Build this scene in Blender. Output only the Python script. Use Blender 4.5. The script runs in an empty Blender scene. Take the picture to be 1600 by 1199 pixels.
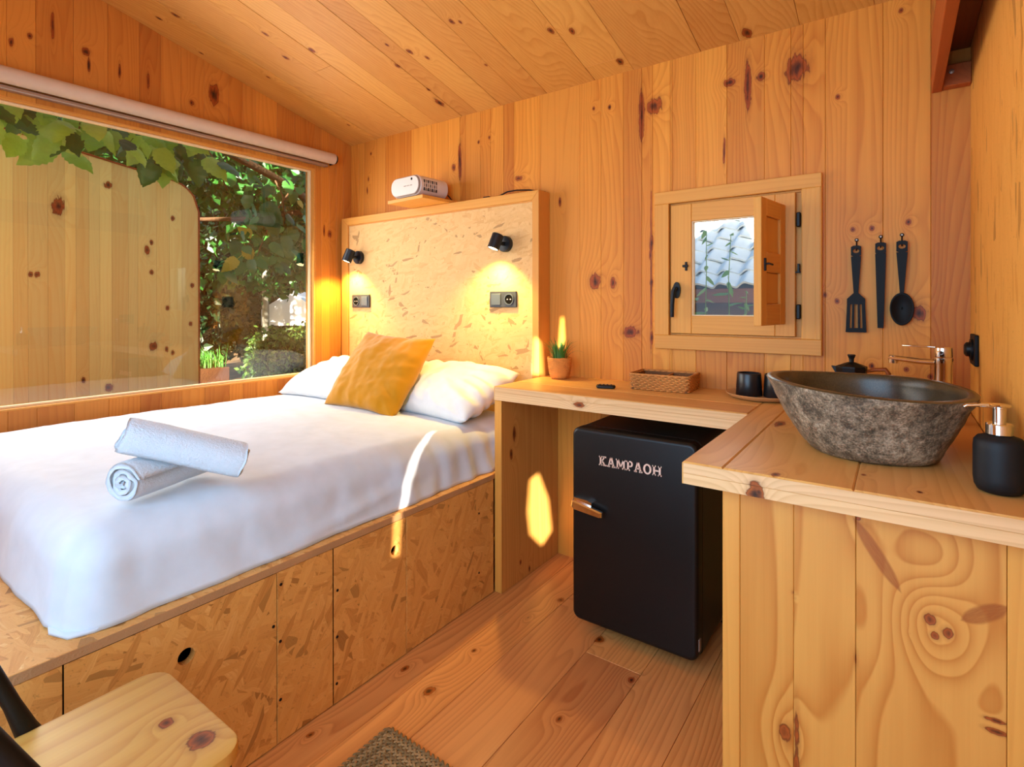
import bpy, bmesh, math, random
import numpy as np
from mathutils import Vector, Matrix, noise as mn

# ---------------------------------------------------------------- camera, world, sun, daylight, exposure
SC = bpy.context.scene
COL = SC.collection
random.seed(7)
PI = math.pi

YAW, PITCH, ROLL = 0.6218, 0.0027, -0.0009
cam_d = bpy.data.cameras.new('camera')
cam_d.sensor_fit = 'HORIZONTAL'
cam_d.sensor_width = 36.0
cam_d.lens = 843.0 / 1600.0 * 36.0
cam_d.shift_y = -(599.5 - 479.41) / 1600.0
cam_d.clip_start = 0.02
cam_d.clip_end = 200
cam = bpy.data.objects.new('camera', cam_d)
cam.location = (2.8991, -2.2488, 1.2)
cam.rotation_mode = 'QUATERNION'
cam.rotation_quaternion = (Matrix.Rotation(YAW, 3, 'Z') @ Matrix.Rotation(PI / 2 - PITCH, 3, 'X') @ Matrix.Rotation(ROLL, 3, 'Z')).to_quaternion()
COL.objects.link(cam)
SC.camera = cam

SUN_DIR = Vector((-0.5, 1.0, -0.30)).normalized()      # direction the sunlight travels
world = bpy.data.worlds.new('world')
SC.world = world
world.use_nodes = True
wn = world.node_tree.nodes
sky = wn.new('ShaderNodeTexSky')
sky.sky_type = 'NISHITA'
sky.sun_disc = False
sky.sun_elevation = math.asin(-SUN_DIR.z)
sky.sun_rotation = math.atan2(-SUN_DIR.x, -SUN_DIR.y)
sky.air_density = 1.0
sky.dust_density = 1.5
wn['Background'].inputs['Strength'].default_value = 0.30
world.node_tree.links.new(sky.outputs[0], wn['Background'].inputs['Color'])

sun_d = bpy.data.lights.new('sun', 'SUN')
sun_d.energy = 26.0
sun_d.angle = math.radians(0.53)
sun_d.color = (1.0, 0.91, 0.76)
sun = bpy.data.objects.new('sun', sun_d)
sun.rotation_mode = 'QUATERNION'
sun.rotation_quaternion = SUN_DIR.to_track_quat('-Z', 'Y')
sun.location = (4, -6, 5)
COL.objects.link(sun)

def area(name, loc, aim, sx, sy, power, color):
    d = bpy.data.lights.new(name, 'AREA')
    d.shape = 'RECTANGLE'
    d.size, d.size_y = sx, sy
    d.energy = power
    d.color = color
    o = bpy.data.objects.new(name, d)
    o.location = loc
    o.rotation_mode = 'QUATERNION'
    o.rotation_quaternion = (Vector(aim) - Vector(loc)).to_track_quat('-Z', 'Y')
    COL.objects.link(o)
    return o
# cool fill lamp added inside the doorless front wall; daylight of the picture window
area('front_fill', (2.15, -2.66, 1.15), (2.05, 0.0, 0.9), 1.7, 2.0, 47, (0.38, 0.70, 1.0))
area('window_daylight', (-0.06, -1.30, 1.42), (2.0, -1.30, 0.9), 1.9, 1.15, 24, (0.94, 0.97, 1.0))

SC.view_settings.view_transform = 'Standard'
SC.view_settings.look = 'None'
SC.view_settings.gamma = 1.0
SC.view_settings.use_curve_mapping = False
SC.view_settings.exposure = 0.50
SC.cycles.max_bounces = 8
SC.cycles.diffuse_bounces = 4
SC.cycles.use_adaptive_sampling = True
SC.cycles.adaptive_threshold = 0.025
SC.cycles.transparent_max_bounces = 12
SC.cycles.use_denoising = True
SC.cycles.caustics_reflective = False
SC.cycles.caustics_refractive = False
SC.cycles.sample_clamp_indirect = 6.0

# ---------------------------------------------------------------- helpers
def lin(r, g, b):
    f = lambda c: (c / 255 / 12.92) if c / 255 <= 0.04045 else ((c / 255 + 0.055) / 1.055) ** 2.4
    return (f(r), f(g), f(b), 1.0)

def tag(o, label=None, cat=None, group=None, kind=None):
    if label: o['label'] = label
    if cat: o['category'] = cat
    if group: o['group'] = group
    if kind: o['kind'] = kind
    return o

def empty(name, loc=(0, 0, 0), rz=0.0, label=None, cat=None, group=None, kind=None, parent=None):
    o = bpy.data.objects.new(name, None)
    o.empty_display_size = 0.05
    o.location = loc
    o.rotation_euler = (0, 0, rz)
    COL.objects.link(o)
    if parent: o.parent = parent
    return tag(o, label, cat, group, kind)

def mobj(name, verts, faces, mat, parent=None, smooth=False, loc=None, rot=None):
    me = bpy.data.meshes.new(name)
    me.from_pydata([tuple(v) for v in verts], [], faces)
    me.validate()
    me.update()
    if smooth:
        me.polygons.foreach_set('use_smooth', [True] * len(me.polygons))
    if mat: me.materials.append(mat)
    o = bpy.data.objects.new(name, me)
    COL.objects.link(o)
    if parent: o.parent = parent
    if loc: o.location = loc
    if rot: o.rotation_euler = rot
    return o

def bobj(name, bm, mat, parent=None, smooth=False, loc=None, rot=None, angle=None):
    bmesh.ops.recalc_face_normals(bm, faces=bm.faces)
    me = bpy.data.meshes.new(name)
    bm.to_mesh(me)
    bm.free()
    if smooth:
        me.polygons.foreach_set('use_smooth', [True] * len(me.polygons))
        if angle is not None:
            me.set_sharp_from_angle(angle=angle)
    if mat: me.materials.append(mat)
    o = bpy.data.objects.new(name, me)
    COL.objects.link(o)
    if parent: o.parent = parent
    if loc: o.location = loc
    if rot: o.rotation_euler = rot
    return o

def copy_tree(o, parent=None):
    c = o.copy()
    COL.objects.link(c)
    if parent: c.parent = parent
    for ch in list(o.children):
        copy_tree(ch, c)
    return c

AX = {'x': lambda u, v, d: (d, u, v), 'y': lambda u, v, d: (u, d, v), 'z': lambda u, v, d: (u, v, d)}

def inset(poly, c):
    n = len(poly)
    area2 = sum(poly[i][0] * poly[(i + 1) % n][1] - poly[(i + 1) % n][0] * poly[i][1] for i in range(n))
    s = 1 if area2 > 0 else -1
    out = []
    for i in range(n):
        p0, p1, p2 = Vector(poly[i - 1]), Vector(poly[i]), Vector(poly[(i + 1) % n])
        e1, e2 = (p1 - p0).normalized(), (p2 - p1).normalized()
        n1, n2 = Vector((-e1.y, e1.x)) * s, Vector((-e2.y, e2.x)) * s
        k = n1 + n2
        out.append(tuple(p1 + k * (c / max(0.2, 1 + n1.dot(n2)))))
    return out

def board(name, axis, poly, back, front, mat, parent=None, cham=0.0015, xf=None):
    """a flat board: polygon in the plane across axis, thick from back to front, its front edges eased"""
    s = 1 if front > back else -1
    m = AX[axis] if xf is None else xf
    n = len(poly)
    ins = inset(poly, cham)
    V = [m(u, v, back) for u, v in poly] + [m(u, v, front - s * cham) for u, v in poly] + [m(u, v, front) for u, v in ins]
    F = [tuple(range(n))[::-1], tuple(range(2 * n, 3 * n))]
    for k in (0, n):
        for i in range(n):
            j = (i + 1) % n
            F.append((k + i, k + j, k + n + j, k + n + i))
    bm = bmesh.new()
    vs = [bm.verts.new(v) for v in V]
    for f in F: bm.faces.new([vs[i] for i in f])
    return bobj(name, bm, mat, parent)

def rect(u0, u1, v0, v1):
    return [(u0, v0), (u1, v0), (u1, v1), (u0, v1)]

def add_box(bm, x0, x1, y0, y1, z0, z1, bev=0.0, seg=1, mtx=None):
    b2 = bmesh.new()
    r = bmesh.ops.create_cube(b2, size=1.0)
    for v in b2.verts:
        v.co = Vector((x0 + (v.co.x + .5) * (x1 - x0), y0 + (v.co.y + .5) * (y1 - y0), z0 + (v.co.z + .5) * (z1 - z0)))
    if bev > 0:
        bmesh.ops.bevel(b2, geom=list(b2.edges), offset=bev, segments=seg, affect='EDGES', profile=0.5)
    if mtx is not None: bmesh.ops.transform(b2, matrix=mtx, verts=b2.verts)
    merge(bm, b2)

def merge(bm, b2):
    vm = {}
    for v in b2.verts: vm[v.index if v.index >= 0 else id(v)] = None
    b2.verts.index_update()
    nv = [bm.verts.new(v.co) for v in b2.verts]
    for f in b2.faces:
        try: bm.faces.new([nv[v.index] for v in f.verts])
        except ValueError: pass
    b2.free()

def box(name, x0, x1, y0, y1, z0, z1, mat, parent=None, bev=0.0015, seg=1, smooth=False, mtx=None):
    bm = bmesh.new()
    add_box(bm, x0, x1, y0, y1, z0, z1, bev, seg, mtx)
    return bobj(name, bm, mat, parent, smooth=smooth, angle=math.radians(40) if smooth else None)

def add_tube(bm, pts, r, n=10, cap=True, flat=1.0):
    """a round bar along points; r a number or one radius per point"""
    pts = [Vector(p) for p in pts]
    rs = r if isinstance(r, (list, tuple)) else [r] * len(pts)
    rings = []
    t0 = (pts[1] - pts[0]).normalized()
    up = Vector((0, 0, 1)) if abs(t0.z) < .9 else Vector((1, 0, 0))
    nx = t0.cross(up).normalized()
    for i, p in enumerate(pts):
        t = (pts[min(i + 1, len(pts) - 1)] - pts[max(i - 1, 0)]).normalized()
        nx = (nx - t * nx.dot(t)).normalized()
        ny = t.cross(nx)
        rings.append([bm.verts.new(p + (nx * math.cos(a) + ny * math.sin(a) * flat) * rs[i]) for a in [2 * PI * k / n for k in range(n)]])
    for a, b in zip(rings, rings[1:]):
        for k in range(n):
            bm.faces.new((a[k], a[(k + 1) % n], b[(k + 1) % n], b[k]))
    if cap:
        bm.faces.new(rings[0][::-1]); bm.faces.new(rings[-1])

def add_lathe(bm, prof, n=32, mtx=None, sx=1.0, sy=1.0):
    """profile of (radius, height) turned about z"""
    M = mtx or Matrix()
    rings = []
    for r, z in prof:
        if r < 1e-6: rings.append([bm.verts.new(M @ Vector((0, 0, z)))])
        else: rings.append([bm.verts.new(M @ Vector((r * sx * math.cos(2 * PI * k / n), r * sy * math.sin(2 * PI * k / n), z))) for k in range(n)])
    for a, b in zip(rings, rings[1:]):
        for k in range(n):
            k2 = (k + 1) % n
            if len(a) == 1 and len(b) == 1: continue
            if len(a) == 1: bm.faces.new((a[0], b[k2], b[k]))
            elif len(b) == 1: bm.faces.new((a[k], a[k2], b[0]))
            else: bm.faces.new((a[k], a[k2], b[k2], b[k]))

def add_prism(bm, poly, d0, d1, fn):
    """polygon (u,v) between depths d0 and d1; fn maps (u,v,d) to a point"""
    a = [bm.verts.new(fn(u, v, d0)) for u, v in poly]
    b = [bm.verts.new(fn(u, v, d1)) for u, v in poly]
    n = len(poly)
    bm.faces.new(a[::-1]); bm.faces.new(b)
    for i in range(n):
        bm.faces.new((a[i], a[(i + 1) % n], b[(i + 1) % n], b[i]))

def orient(axis_to, loc):
    q = Vector(axis_to).normalized().to_track_quat('Z', 'Y')
    return Matrix.Translation(loc) @ q.to_matrix().to_4x4()

# ---------------------------------------------------------------- materials
class NT:
    def __init__(self, name):
        self.m = bpy.data.materials.new(name)
        self.m.use_nodes = True
        self.t = self.m.node_tree
        self.b = self.t.nodes['Principled BSDF']
        self.out = self.t.nodes['Material Output']
    def n(self, kind, **kw):
        nd = self.t.nodes.new('ShaderNode' + kind)
        for k, v in kw.items(): setattr(nd, k, v)
        return nd
    def set(self, sock, v):
        if isinstance(v, bpy.types.NodeSocket): self.t.links.new(v, sock)
        else: sock.default_value = v
    def math(self, op, a, b=None, c=None, clamp=False):
        nd = self.n('Math', operation=op, use_clamp=clamp)
        for i, v in enumerate((a, b, c)):
            if v is not None: self.set(nd.inputs[i], v)
        return nd.outputs[0]
    def vmath(self, op, a, b=None, out=0):
        nd = self.n('VectorMath', operation=op)
        self.set(nd.inputs[0], a)
        if b is not None: self.set(nd.inputs[1], b)
        return nd.outputs[out]
    def noise(self, vec, scale=1.0, detail=2.0, rough=0.5, dist=0.0, out=0):
        nd = self.n('TexNoise')
        self.set(nd.inputs['Vector'], vec)
        nd.inputs['Scale'].default_value = scale
        nd.inputs['Detail'].default_value = detail
        nd.inputs['Roughness'].default_value = rough
        nd.inputs['Distortion'].default_value = dist
        return nd.outputs[out]
    def voro(self, vec, scale=1.0, feature='F1', rand=1.0, dims='3D'):
        nd = self.n('TexVoronoi', feature=feature, voronoi_dimensions=dims)
        self.set(nd.inputs['Vector'], vec)
        nd.inputs['Scale'].default_value = scale
        nd.inputs['Randomness'].default_value = rand
        return nd
    def mix(self, f, a, b, mode='MIX'):
        nd = self.n('Mix', data_type='RGBA', blend_type=mode)
        self.set(nd.inputs[0], f); self.set(nd.inputs[6], a); self.set(nd.inputs[7], b)
        return nd.outputs[2]
    def ramp(self, f, stops, interp='LINEAR'):
        nd = self.n('ValToRGB')
        cr = nd.color_ramp
        cr.interpolation = interp
        while len(cr.elements) < len(stops): cr.elements.new(0.5)
        for e, (p, c) in zip(cr.elements, stops):
            e.position = p
            e.color = c if len(c) == 4 else (*c, 1)
        self.set(nd.inputs[0], f)
        return nd.outputs[0]
    def smooth(self, v, a, b):
        nd = self.n('MapRange', interpolation_type='SMOOTHSTEP')
        self.set(nd.inputs[0], v)
        nd.inputs[1].default_value, nd.inputs[2].default_value = a, b
        nd.inputs[3].default_value, nd.inputs[4].default_value = 0.0, 1.0
        return nd.outputs[0]
    def bump(self, h, strength=0.2, dist=0.01):
        nd = self.n('Bump')
        nd.inputs['Strength'].default_value = strength
        nd.inputs['Distance'].default_value = dist
        self.set(nd.inputs['Height'], h)
        self.t.links.new(nd.outputs[0], self.b.inputs['Normal'])
    def p(self, **kw):
        for k, v in kw.items(): self.set(self.b.inputs[k.replace('_', ' ')], v)
    def coords(self, order=None):
        tc = self.n('TexCoord').outputs['Object']
        if order is None: return tc
        s = self.n('SeparateXYZ'); self.t.links.new(tc, s.inputs[0])
        c = self.n('CombineXYZ')
        for i, ch in enumerate(order): self.t.links.new(s.outputs['xyz'.index(ch)], c.inputs[i])
        return c.outputs[0]

ALB = 0.70        # timber soaks up about a third of the light its sample colour suggests
ORD = {'x': 'yzx', 'y': 'xzy', 'z': 'xyz'}

def wood(name, axis, base, dark, knots=(), dens=0.5, ring=0.4, tone=0.16, rough=0.5, kcol=(112, 60, 24), freq=42.0, warp=15.0, streak=0.5, knot_size=1.0, gloss=0.35, flame=6.0, swirls=(), streaks=(), tint=(1.16, .89, .62)):
    """solid softwood: growth rings, fibres, random knots and, where the photograph shows them, knots at given places (x,y,z,r across,r along,darkness)"""
    w = NT(name)
    P = w.coords(ORD[axis])
    rnd = w.n('ObjectInfo').outputs['Random']
    off = w.vmath('SCALE', (37.0, 17.0, 53.0)); off.node.inputs[3].default_value = 1.0
    w.set(off.node.inputs[3], rnd)
    Q = w.vmath('ADD', P, off)
    r2 = w.math('FRACT', w.math('MULTIPLY', rnd, 7.31))
    r3 = w.math('FRACT', w.math('MULTIPLY', rnd, 23.7))
    big = w.noise(w.vmath('MULTIPLY', Q, (4.5, 4.5, 0.42)), 1.0, 2.0, 0.45)
    sp = w.n('SeparateXYZ'); w.set(sp.inputs[0], Q)
    cross = w.math('ADD', sp.outputs[0], sp.outputs[1])
    F = w.math('ADD', w.math('MULTIPLY', cross, freq), w.math('MULTIPLY', big, warp))
    # random knots
    kv = w.voro(w.vmath('MULTIPLY', Q, (5.0, 5.0, 2.2)), 1.0)
    ks = w.n('SeparateColor'); w.set(ks.inputs[0], kv.outputs['Color'])
    on = w.math('LESS_THAN', ks.outputs[0], dens)
    size = w.math('ADD', w.math('MULTIPLY', w.math('POWER', ks.outputs[1], 2.0), 0.085 * knot_size), 0.022 * knot_size)
    kl = w.math('DIVIDE', kv.outputs['Distance'], size)
    kl = w.math('ADD', kl, w.math('MULTIPLY', w.math('SUBTRACT', 1.0, on), 50.0))
    if knots:
        o = ORD[axis]
        for (kx, ky, kz, rc, rl, dk) in knots:
            c = {'x': kx, 'y': ky, 'z': kz}
            v = w.vmath('SUBTRACT', P, tuple(c[ch] for ch in o))
            v = w.vmath('MULTIPLY', v, (1 / rc, 1 / rc, 1 / rl))
            l = w.math('DIVIDE', w.vmath('LENGTH', v, out=1), dk)
            kl = w.math('MINIMUM', kl, l)
    wob = w.noise(w.vmath('MULTIPLY', Q, (70, 70, 22)), 1.0, 3.0)
    klw = w.math('ADD', kl, w.math('MULTIPLY', w.math('SUBTRACT', wob, 0.5), 1.5))
    glow = w.math('POWER', 2.718, w.math('MULTIPLY', kl, -0.55))
    F = w.math('ADD', F, w.math('MULTIPLY', glow, flame))
    for (sx_, sy_, sz_, rc, rl, am) in swirls:
        c = {'x': sx_, 'y': sy_, 'z': sz_}
        v = w.vmath('MULTIPLY', w.vmath('SUBTRACT', P, tuple(c[ch] for ch in ORD[axis])), (1 / rc, 0.0, 1 / rl))
        l2 = w.vmath('DOT_PRODUCT', v, v, out=1)
        F = w.math('ADD', F, w.math('MULTIPLY', w.math('POWER', 2.718, w.math('MULTIPLY', l2, -1.0)), am))
    fr = w.math('FRACT', F)
    late = w.math('MULTIPLY', w.math('POWER', fr, 2.2), w.smooth(fr, 1.0, 0.86))
    fib = w.noise(w.vmath('MULTIPLY', Q, (170, 170, 3.5)), 1.0, 2.0, 0.6)
    fib2 = w.noise(w.vmath('MULTIPLY', Q, (28, 28, 0.9)), 1.0, 3.0, 0.6)
    blot = w.noise(w.vmath('MULTIPLY', Q, (3.0, 3.0, 0.8)), 1.0, 2.0)
    a = w.math('MULTIPLY', late, ring)
    a = w.math('ADD', a, w.math('MULTIPLY', w.math('SUBTRACT', fib2, 0.45), streak))
    a = w.math('ADD', a, w.math('MULTIPLY', w.math('SUBTRACT', fib, 0.5), 0.22))
    a = w.math('ADD', a, w.math('MULTIPLY', w.math('SUBTRACT', blot, 0.5), 0.35))
    a = w.math('ADD', a, w.math('MULTIPLY', w.math('SUBTRACT', r2, 0.5), tone * 2.2))
    a = w.math('ADD', a, 0.12, clamp=True)
    col = w.mix(a, base, dark)
    for (a0, b0, a1, b1, wd) in streaks:          # lens-shaped brown flames between two points of the face (cross, along)
        L = math.hypot(a1 - a0, b1 - b0); dx, dz = (a1 - a0) / L, (b1 - b0) / L
        rel = w.vmath('SUBTRACT', P, ((a0 + a1) / 2, 0, (b0 + b1) / 2))
        tt = w.vmath('DOT_PRODUCT', rel, (dx * 2 / L, 0, dz * 2 / L), out=1)
        uu = w.vmath('DOT_PRODUCT', rel, (-dz / wd, 0, dx / wd), out=1)
        q = w.math('ADD', w.math('POWER', w.math('ABSOLUTE', tt), 3.0), w.math('ABSOLUTE', uu))
        cc = w.n('CombineXYZ'); w.set(cc.inputs[0], w.math('MULTIPLY', uu, 3.5)); w.set(cc.inputs[1], w.math('MULTIPLY', tt, 1.2))
        gr = w.noise(cc.outputs[0], 2.0, 3.0)
        col = w.mix(w.math('MULTIPLY', w.smooth(w.math('ADD', q, w.math('MULTIPLY', gr, .25)), 1.15, .75), w.math('ADD', .45, w.math('MULTIPLY', gr, .5))), col, lin(158, 84, 30))
    halo = w.smooth(klw, 1.9, 0.9)
    col = w.mix(w.math('MULTIPLY', halo, 0.28), col, lin(*[int(c * 1.25) for c in kcol]))
    kr = w.ramp(w.math('MULTIPLY', klw, 0.5, clamp=True), [(0.0, lin(*[int(c * .5) for c in kcol])), (0.18, lin(*[int(c * 1.0) for c in kcol])), (0.40, lin(*[int(min(255, c * 1.6)) for c in kcol])), (0.5, lin(*[int(c * 1.0) for c in kcol]))])
    col = w.mix(w.smooth(klw, 1.12, 0.92), col, kr)
    hs = w.n('HueSaturation')
    hs.inputs['Saturation'].default_value = 1.0
    w.set(hs.inputs['Hue'], w.math('ADD', 0.5, w.math('MULTIPLY', w.math('SUBTRACT', r3, 0.5), 0.007)))
    w.set(hs.inputs['Value'], w.math('MULTIPLY', w.math('ADD', 1.0 - tone * 0.55, w.math('MULTIPLY', r3, tone * 1.1)), ALB))
    w.set(hs.inputs['Color'], w.vmath('MULTIPLY', col, tint))
    w.p(Base_Color=hs.outputs[0], Roughness=rough)
    w.b.inputs['Specular IOR Level'].default_value = gloss
    w.bump(w.math('SUBTRACT', w.math('MULTIPLY', fib, 0.5), w.math('ADD', w.math('MULTIPLY', late, 0.25), w.smooth(klw, 1.0, 0.7))), 0.12, 0.002)
    return w.m

def osb(name, uv, pal, ang0=0.0, size=1.0, rough=0.6, aniso=None, slits=0.5, contrast=0.8, tint=(1.12, .92, .72)):
    """strand board: overlapping flat strands at mixed angles"""
    w = NT(name)
    tc = w.coords()
    s = w.n('SeparateXYZ'); w.set(s.inputs[0], tc)
    c = w.n('CombineXYZ')
    w.set(c.inputs[0], s.outputs['xyz'.index(uv[0])]); w.set(c.inputs[1], s.outputs['xyz'.index(uv[1])])
    rnd = w.n('ObjectInfo').outputs['Random']
    P0 = w.vmath('ADD', c.outputs[0], w.vmath('SCALE', (13.0, 7.0, 0.0)))
    w.set(P0.node.inputs[1].links[0].from_node.inputs[3], rnd)
    wn_ = w.n('TexNoise'); w.set(wn_.inputs['Vector'], P0); wn_.inputs['Scale'].default_value = 9.0
    jig = w.vmath('SCALE', w.vmath('SUBTRACT', wn_.outputs['Color'], (0.5, 0.5, 0.5)))
    jig.node.inputs[3].default_value = 0.035
    P0 = w.vmath('ADD', P0, jig)
    idx, dark = None, None
    angs = aniso or (8, 62, -35, 25, -72, -12)
    for i, a in enumerate(angs):
        mp = w.n('Mapping'); mp.vector_type = 'POINT'
        w.set(mp.inputs['Vector'], P0)
        mp.inputs['Rotation'].default_value = (0, 0, math.radians(ang0 + a))
        mp.inputs['Location'].default_value = (i * 3.7, i * 5.1, 0)
        Pm = mp.outputs[0]
        k = (1.0 + 0.25 * (i % 3)) / size
        v = w.voro(w.vmath('MULTIPLY', Pm, (11 * k, 52 * k, 1)), 1.0, dims='2D')
        cs = w.n('SeparateColor'); w.set(cs.inputs[0], v.outputs['Color'])
        grain = w.noise(w.vmath('MULTIPLY', Pm, (14, 260, 1)), 1.0, 2.0)
        val = w.math('ADD', cs.outputs[1], w.math('MULTIPLY', w.math('SUBTRACT', grain, 0.5), 0.5))
        dk = w.math('GREATER_THAN', cs.outputs[2], 0.965)
        if idx is None: idx, dark = val, dk
        else:
            on = w.math('GREATER_THAN', cs.outputs[0], 0.62)
            idx = w.math('ADD', w.math('MULTIPLY', val, on), w.math('MULTIPLY', idx, w.math('SUBTRACT', 1.0, on)))
            dark = w.math('ADD', w.math('MULTIPLY', dk, on), w.math('MULTIPLY', dark, w.math('SUBTRACT', 1.0, on)))
    idx = w.math('ADD', w.math('MULTIPLY', w.math('SUBTRACT', idx, .5), contrast), .5, clamp=True)
    col = w.ramp(idx, [(i / (len(pal) - 1), lin(*p)) for i, p in enumerate(pal)])
    col = w.mix(w.math('MULTIPLY', dark, slits), col, lin(*[int(x * .72) for x in pal[0]]))
    fine = w.noise(P0, 140.0, 2.0)
    col = w.mix(w.math('MULTIPLY', w.smooth(fine, 0.62, 0.75), 0.35), col, lin(*[int(x * .7) for x in pal[0]]))
    hs = w.n('HueSaturation'); hs.inputs['Value'].default_value = ALB * 1.1; w.set(hs.inputs['Color'], w.vmath('MULTIPLY', col, tint))
    w.p(Base_Color=hs.outputs[0], Roughness=rough)
    w.b.inputs['Specular IOR Level'].default_value = 0.3
    w.bump(w.math('ADD', idx, w.math('MULTIPLY', fine, 0.4)), 0.25, 0.002)
    return w.m

def plain(name, rgb, rough=0.5, metal=0.0, spec=0.5, bump=None, var=0.0, coat=0.0):
    w = NT(name)
    col = lin(*rgb)
    if var:
        f = w.noise(w.coords(), 6.0, 3.0)
        col = w.mix(f, lin(*[max(0, int(c * (1 - var))) for c in rgb]), lin(*[min(255, int(c * (1 + var))) for c in rgb]))
    w.p(Base_Color=col, Roughness=rough, Metallic=metal)
    w.b.inputs['Specular IOR Level'].default_value = spec
    w.b.inputs['Coat Weight'].default_value = coat
    if bump: w.bump(w.noise(w.coords(), bump[0], 3.0), bump[1], bump[2])
    return w.m

def fabric(name, rgb, weave=900.0, strength=0.15, sheen=0.2, rough=0.9, big=None):
    w = NT(name)
    P = w.coords()
    a = w.noise(w.vmath('MULTIPLY', P, (1, 0.2, 1)), weave, 2.0)
    b = w.noise(w.vmath('MULTIPLY', P, (0.2, 1, 1)), weave, 2.0)
    f = w.math('ADD', a, b)
    v = w.mix(w.noise(P, 18.0, 3.0), lin(*[int(c * .95) for c in rgb]), lin(*[min(255, int(c * 1.03)) for c in rgb]))
    w.p(Base_Color=v, Roughness=rough)
    w.b.inputs['Sheen Weight'].default_value = sheen
    w.b.inputs['Specular IOR Level'].default_value = 0.15
    h = w.math('MULTIPLY', f, 0.5)
    if big:
        h = w.math('ADD', h, w.math('MULTIPLY', w.noise(P, big, 4.0, 0.6), 2.0))
    w.bump(h, strength, 0.002)
    return w.m

def glass(name, k=1.0, tint=(1, 1, 1)):
    w = NT(name)
    w.t.nodes.remove(w.b)
    fr = w.n('Fresnel'); fr.inputs[0].default_value = 1.5
    tr = w.n('BsdfTransparent'); tr.inputs[0].default_value = (*tint, 1)
    gl = w.n('BsdfGlossy'); gl.inputs['Roughness'].default_value = 0.0
    mx = w.n('MixShader')
    w.set(mx.inputs[0], w.math('MULTIPLY', fr.outputs[0], k, clamp=True))
    w.t.links.new(tr.outputs[0], mx.inputs[1]); w.t.links.new(gl.outputs[0], mx.inputs[2])
    w.t.links.new(mx.outputs[0], w.out.inputs['Surface'])
    return w.m

def leafmat(name, a, b, trans=0.35, rough=0.45, veins=False):
    w = NT(name)
    g = w.n('NewGeometry').outputs['Random Per Island']
    oi = w.n('ObjectInfo').outputs['Random']
    f = w.math('FRACT', w.math('ADD', w.math('MULTIPLY', g, 1.0), w.math('MULTIPLY', oi, 5.7)))
    col = w.mix(f, lin(*a), lin(*b))
    nz = w.noise(w.coords(), 60.0, 2.0)
    col = w.mix(w.math('MULTIPLY', nz, 0.3), col, lin(*[int(c * .6) for c in a]))
    w.p(Base_Color=col, Roughness=rough)
    tl = w.n('BsdfTranslucent'); w.set(tl.inputs[0], col)
    mx = w.n('MixShader'); mx.inputs[0].default_value = trans
    w.t.links.new(w.b.outputs[0], mx.inputs[1]); w.t.links.new(tl.outputs[0], mx.inputs[2])
    w.t.links.new(mx.outputs[0], w.out.inputs['Surface'])
    return w.m

def emit(name, rgb, s):
    w = NT(name)
    w.p(Base_Color=(0, 0, 0, 1))
    w.b.inputs['Emission Color'].default_value = lin(*rgb)
    w.b.inputs['Emission Strength'].default_value = s
    return w.m

# colours of the timber
PB, PD = lin(238, 184, 92), lin(196, 122, 40)
KB = [(2.768, 1.466), (2.824, 1.465), (2.926, 1.479), (2.682, 1.236), (2.72, 1.213), (2.824, 0.988), (2.92, 0.982), (2.985, 0.963), (2.722, 1.945), (2.905, 2.195), (1.141, 2.086), (1.067, 2.075), (1.752, 2.109), (1.833, 2.098), (0.195, 2.156), (2.58, 1.457)]
kb = [(x, 0, z, .007, .009, 1) for x, z in KB]
kb += [(1.76, 0, 1.31, .027, .034, 1), (1.85, 0, 1.299, .015, .026, 1), (2.955, 0, 1.172, .02, .024, 1), (1.572, 0, 1.70, .007, .02, 1),
       (2.59, 0, 2.08, .035, .055, 1), (1.985, 0, 2.03, .014, .10, 1), (2.045, 0, 2.06, .035, .03, 1), (1.935, 0, 1.08, .035, .022, 1),
       (0.89, 0, 1.965, .014, .02, 1), (0.935, 0, 1.99, .012, .09, 1), (2.42, 0, 2.06, .012, .10, 1), (2.35, 0, 2.085, .022, .016, 1), (2.467, 0, 2.081, .016, .016, 1),
       (2.028, 0, 1.37, .0035, .36, 1), (2.03, 0, 1.47, .009, .03, 1), (2.026, 0, 1.415, .007, .02, 1), (2.03, 0, 1.30, .007, .015, 1), (2.03, 0, 1.06, .008, .03, 1),
       (2.332, 0, 1.82, .005, .05, 1), (0.16, 0, 1.93, .006, .02, 1), (0.17, 0, 2.0, .006, .014, 1), (1.33, 0, 1.845, .022, .012, 1)]
KC = [(0.943, -0.46, 2.349, .009), (0.923, -0.15, 2.273, .018), (0.949, -0.258, 2.3, .007), (1.079, -0.514, 2.362, .010), (1.392, -0.572, 2.376, .008), (1.425, -0.557, 2.372, .006), (0.525, -0.887, 2.453, .009), (0.632, -0.719, 2.412, .010), (0.45, -0.739, 2.416, .009), (0.199, -0.683, 2.403, .007), (1.74, -0.359, 2.324, .010), (1.819, -0.319, 2.315, .010), (1.916, -0.073, 2.255, .013), (1.126, -0.446, 2.345, .008), (1.35, -0.292, 2.308, .006), (1.013, -0.589, 2.38, .006), (0.235, -1.146, 2.516, .011), (0.132, -1.172, 2.522, .008), (0.051, -0.952, 2.468, .006), (2.425, -0.036, 2.246, .015), (0.216, -0.186, 2.282, .007)]
kc = [(x, y, z, r, r * 1.9, 1) for x, y, z, r in KC]
KL = [(-1.599, 2.307, .008, .012), (-1.411, 2.313, .013, .016), (-1.525, 2.38, .006, .05), (-1.17, 2.262, .006, .04), (-1.285, 2.276, .005, .03), (-0.866, 2.30, .028, .05), (-0.975, 2.222, .011, .014), (-0.166, 1.649, .013, .02), (-0.205, 1.66, .006, .03), (-1.656, 2.258, .007, .02), (-1.40, 2.26, .005, .03)]
kl_ = [(0, y, z, a, b, 1) for y, z, a, b in KL]
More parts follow.
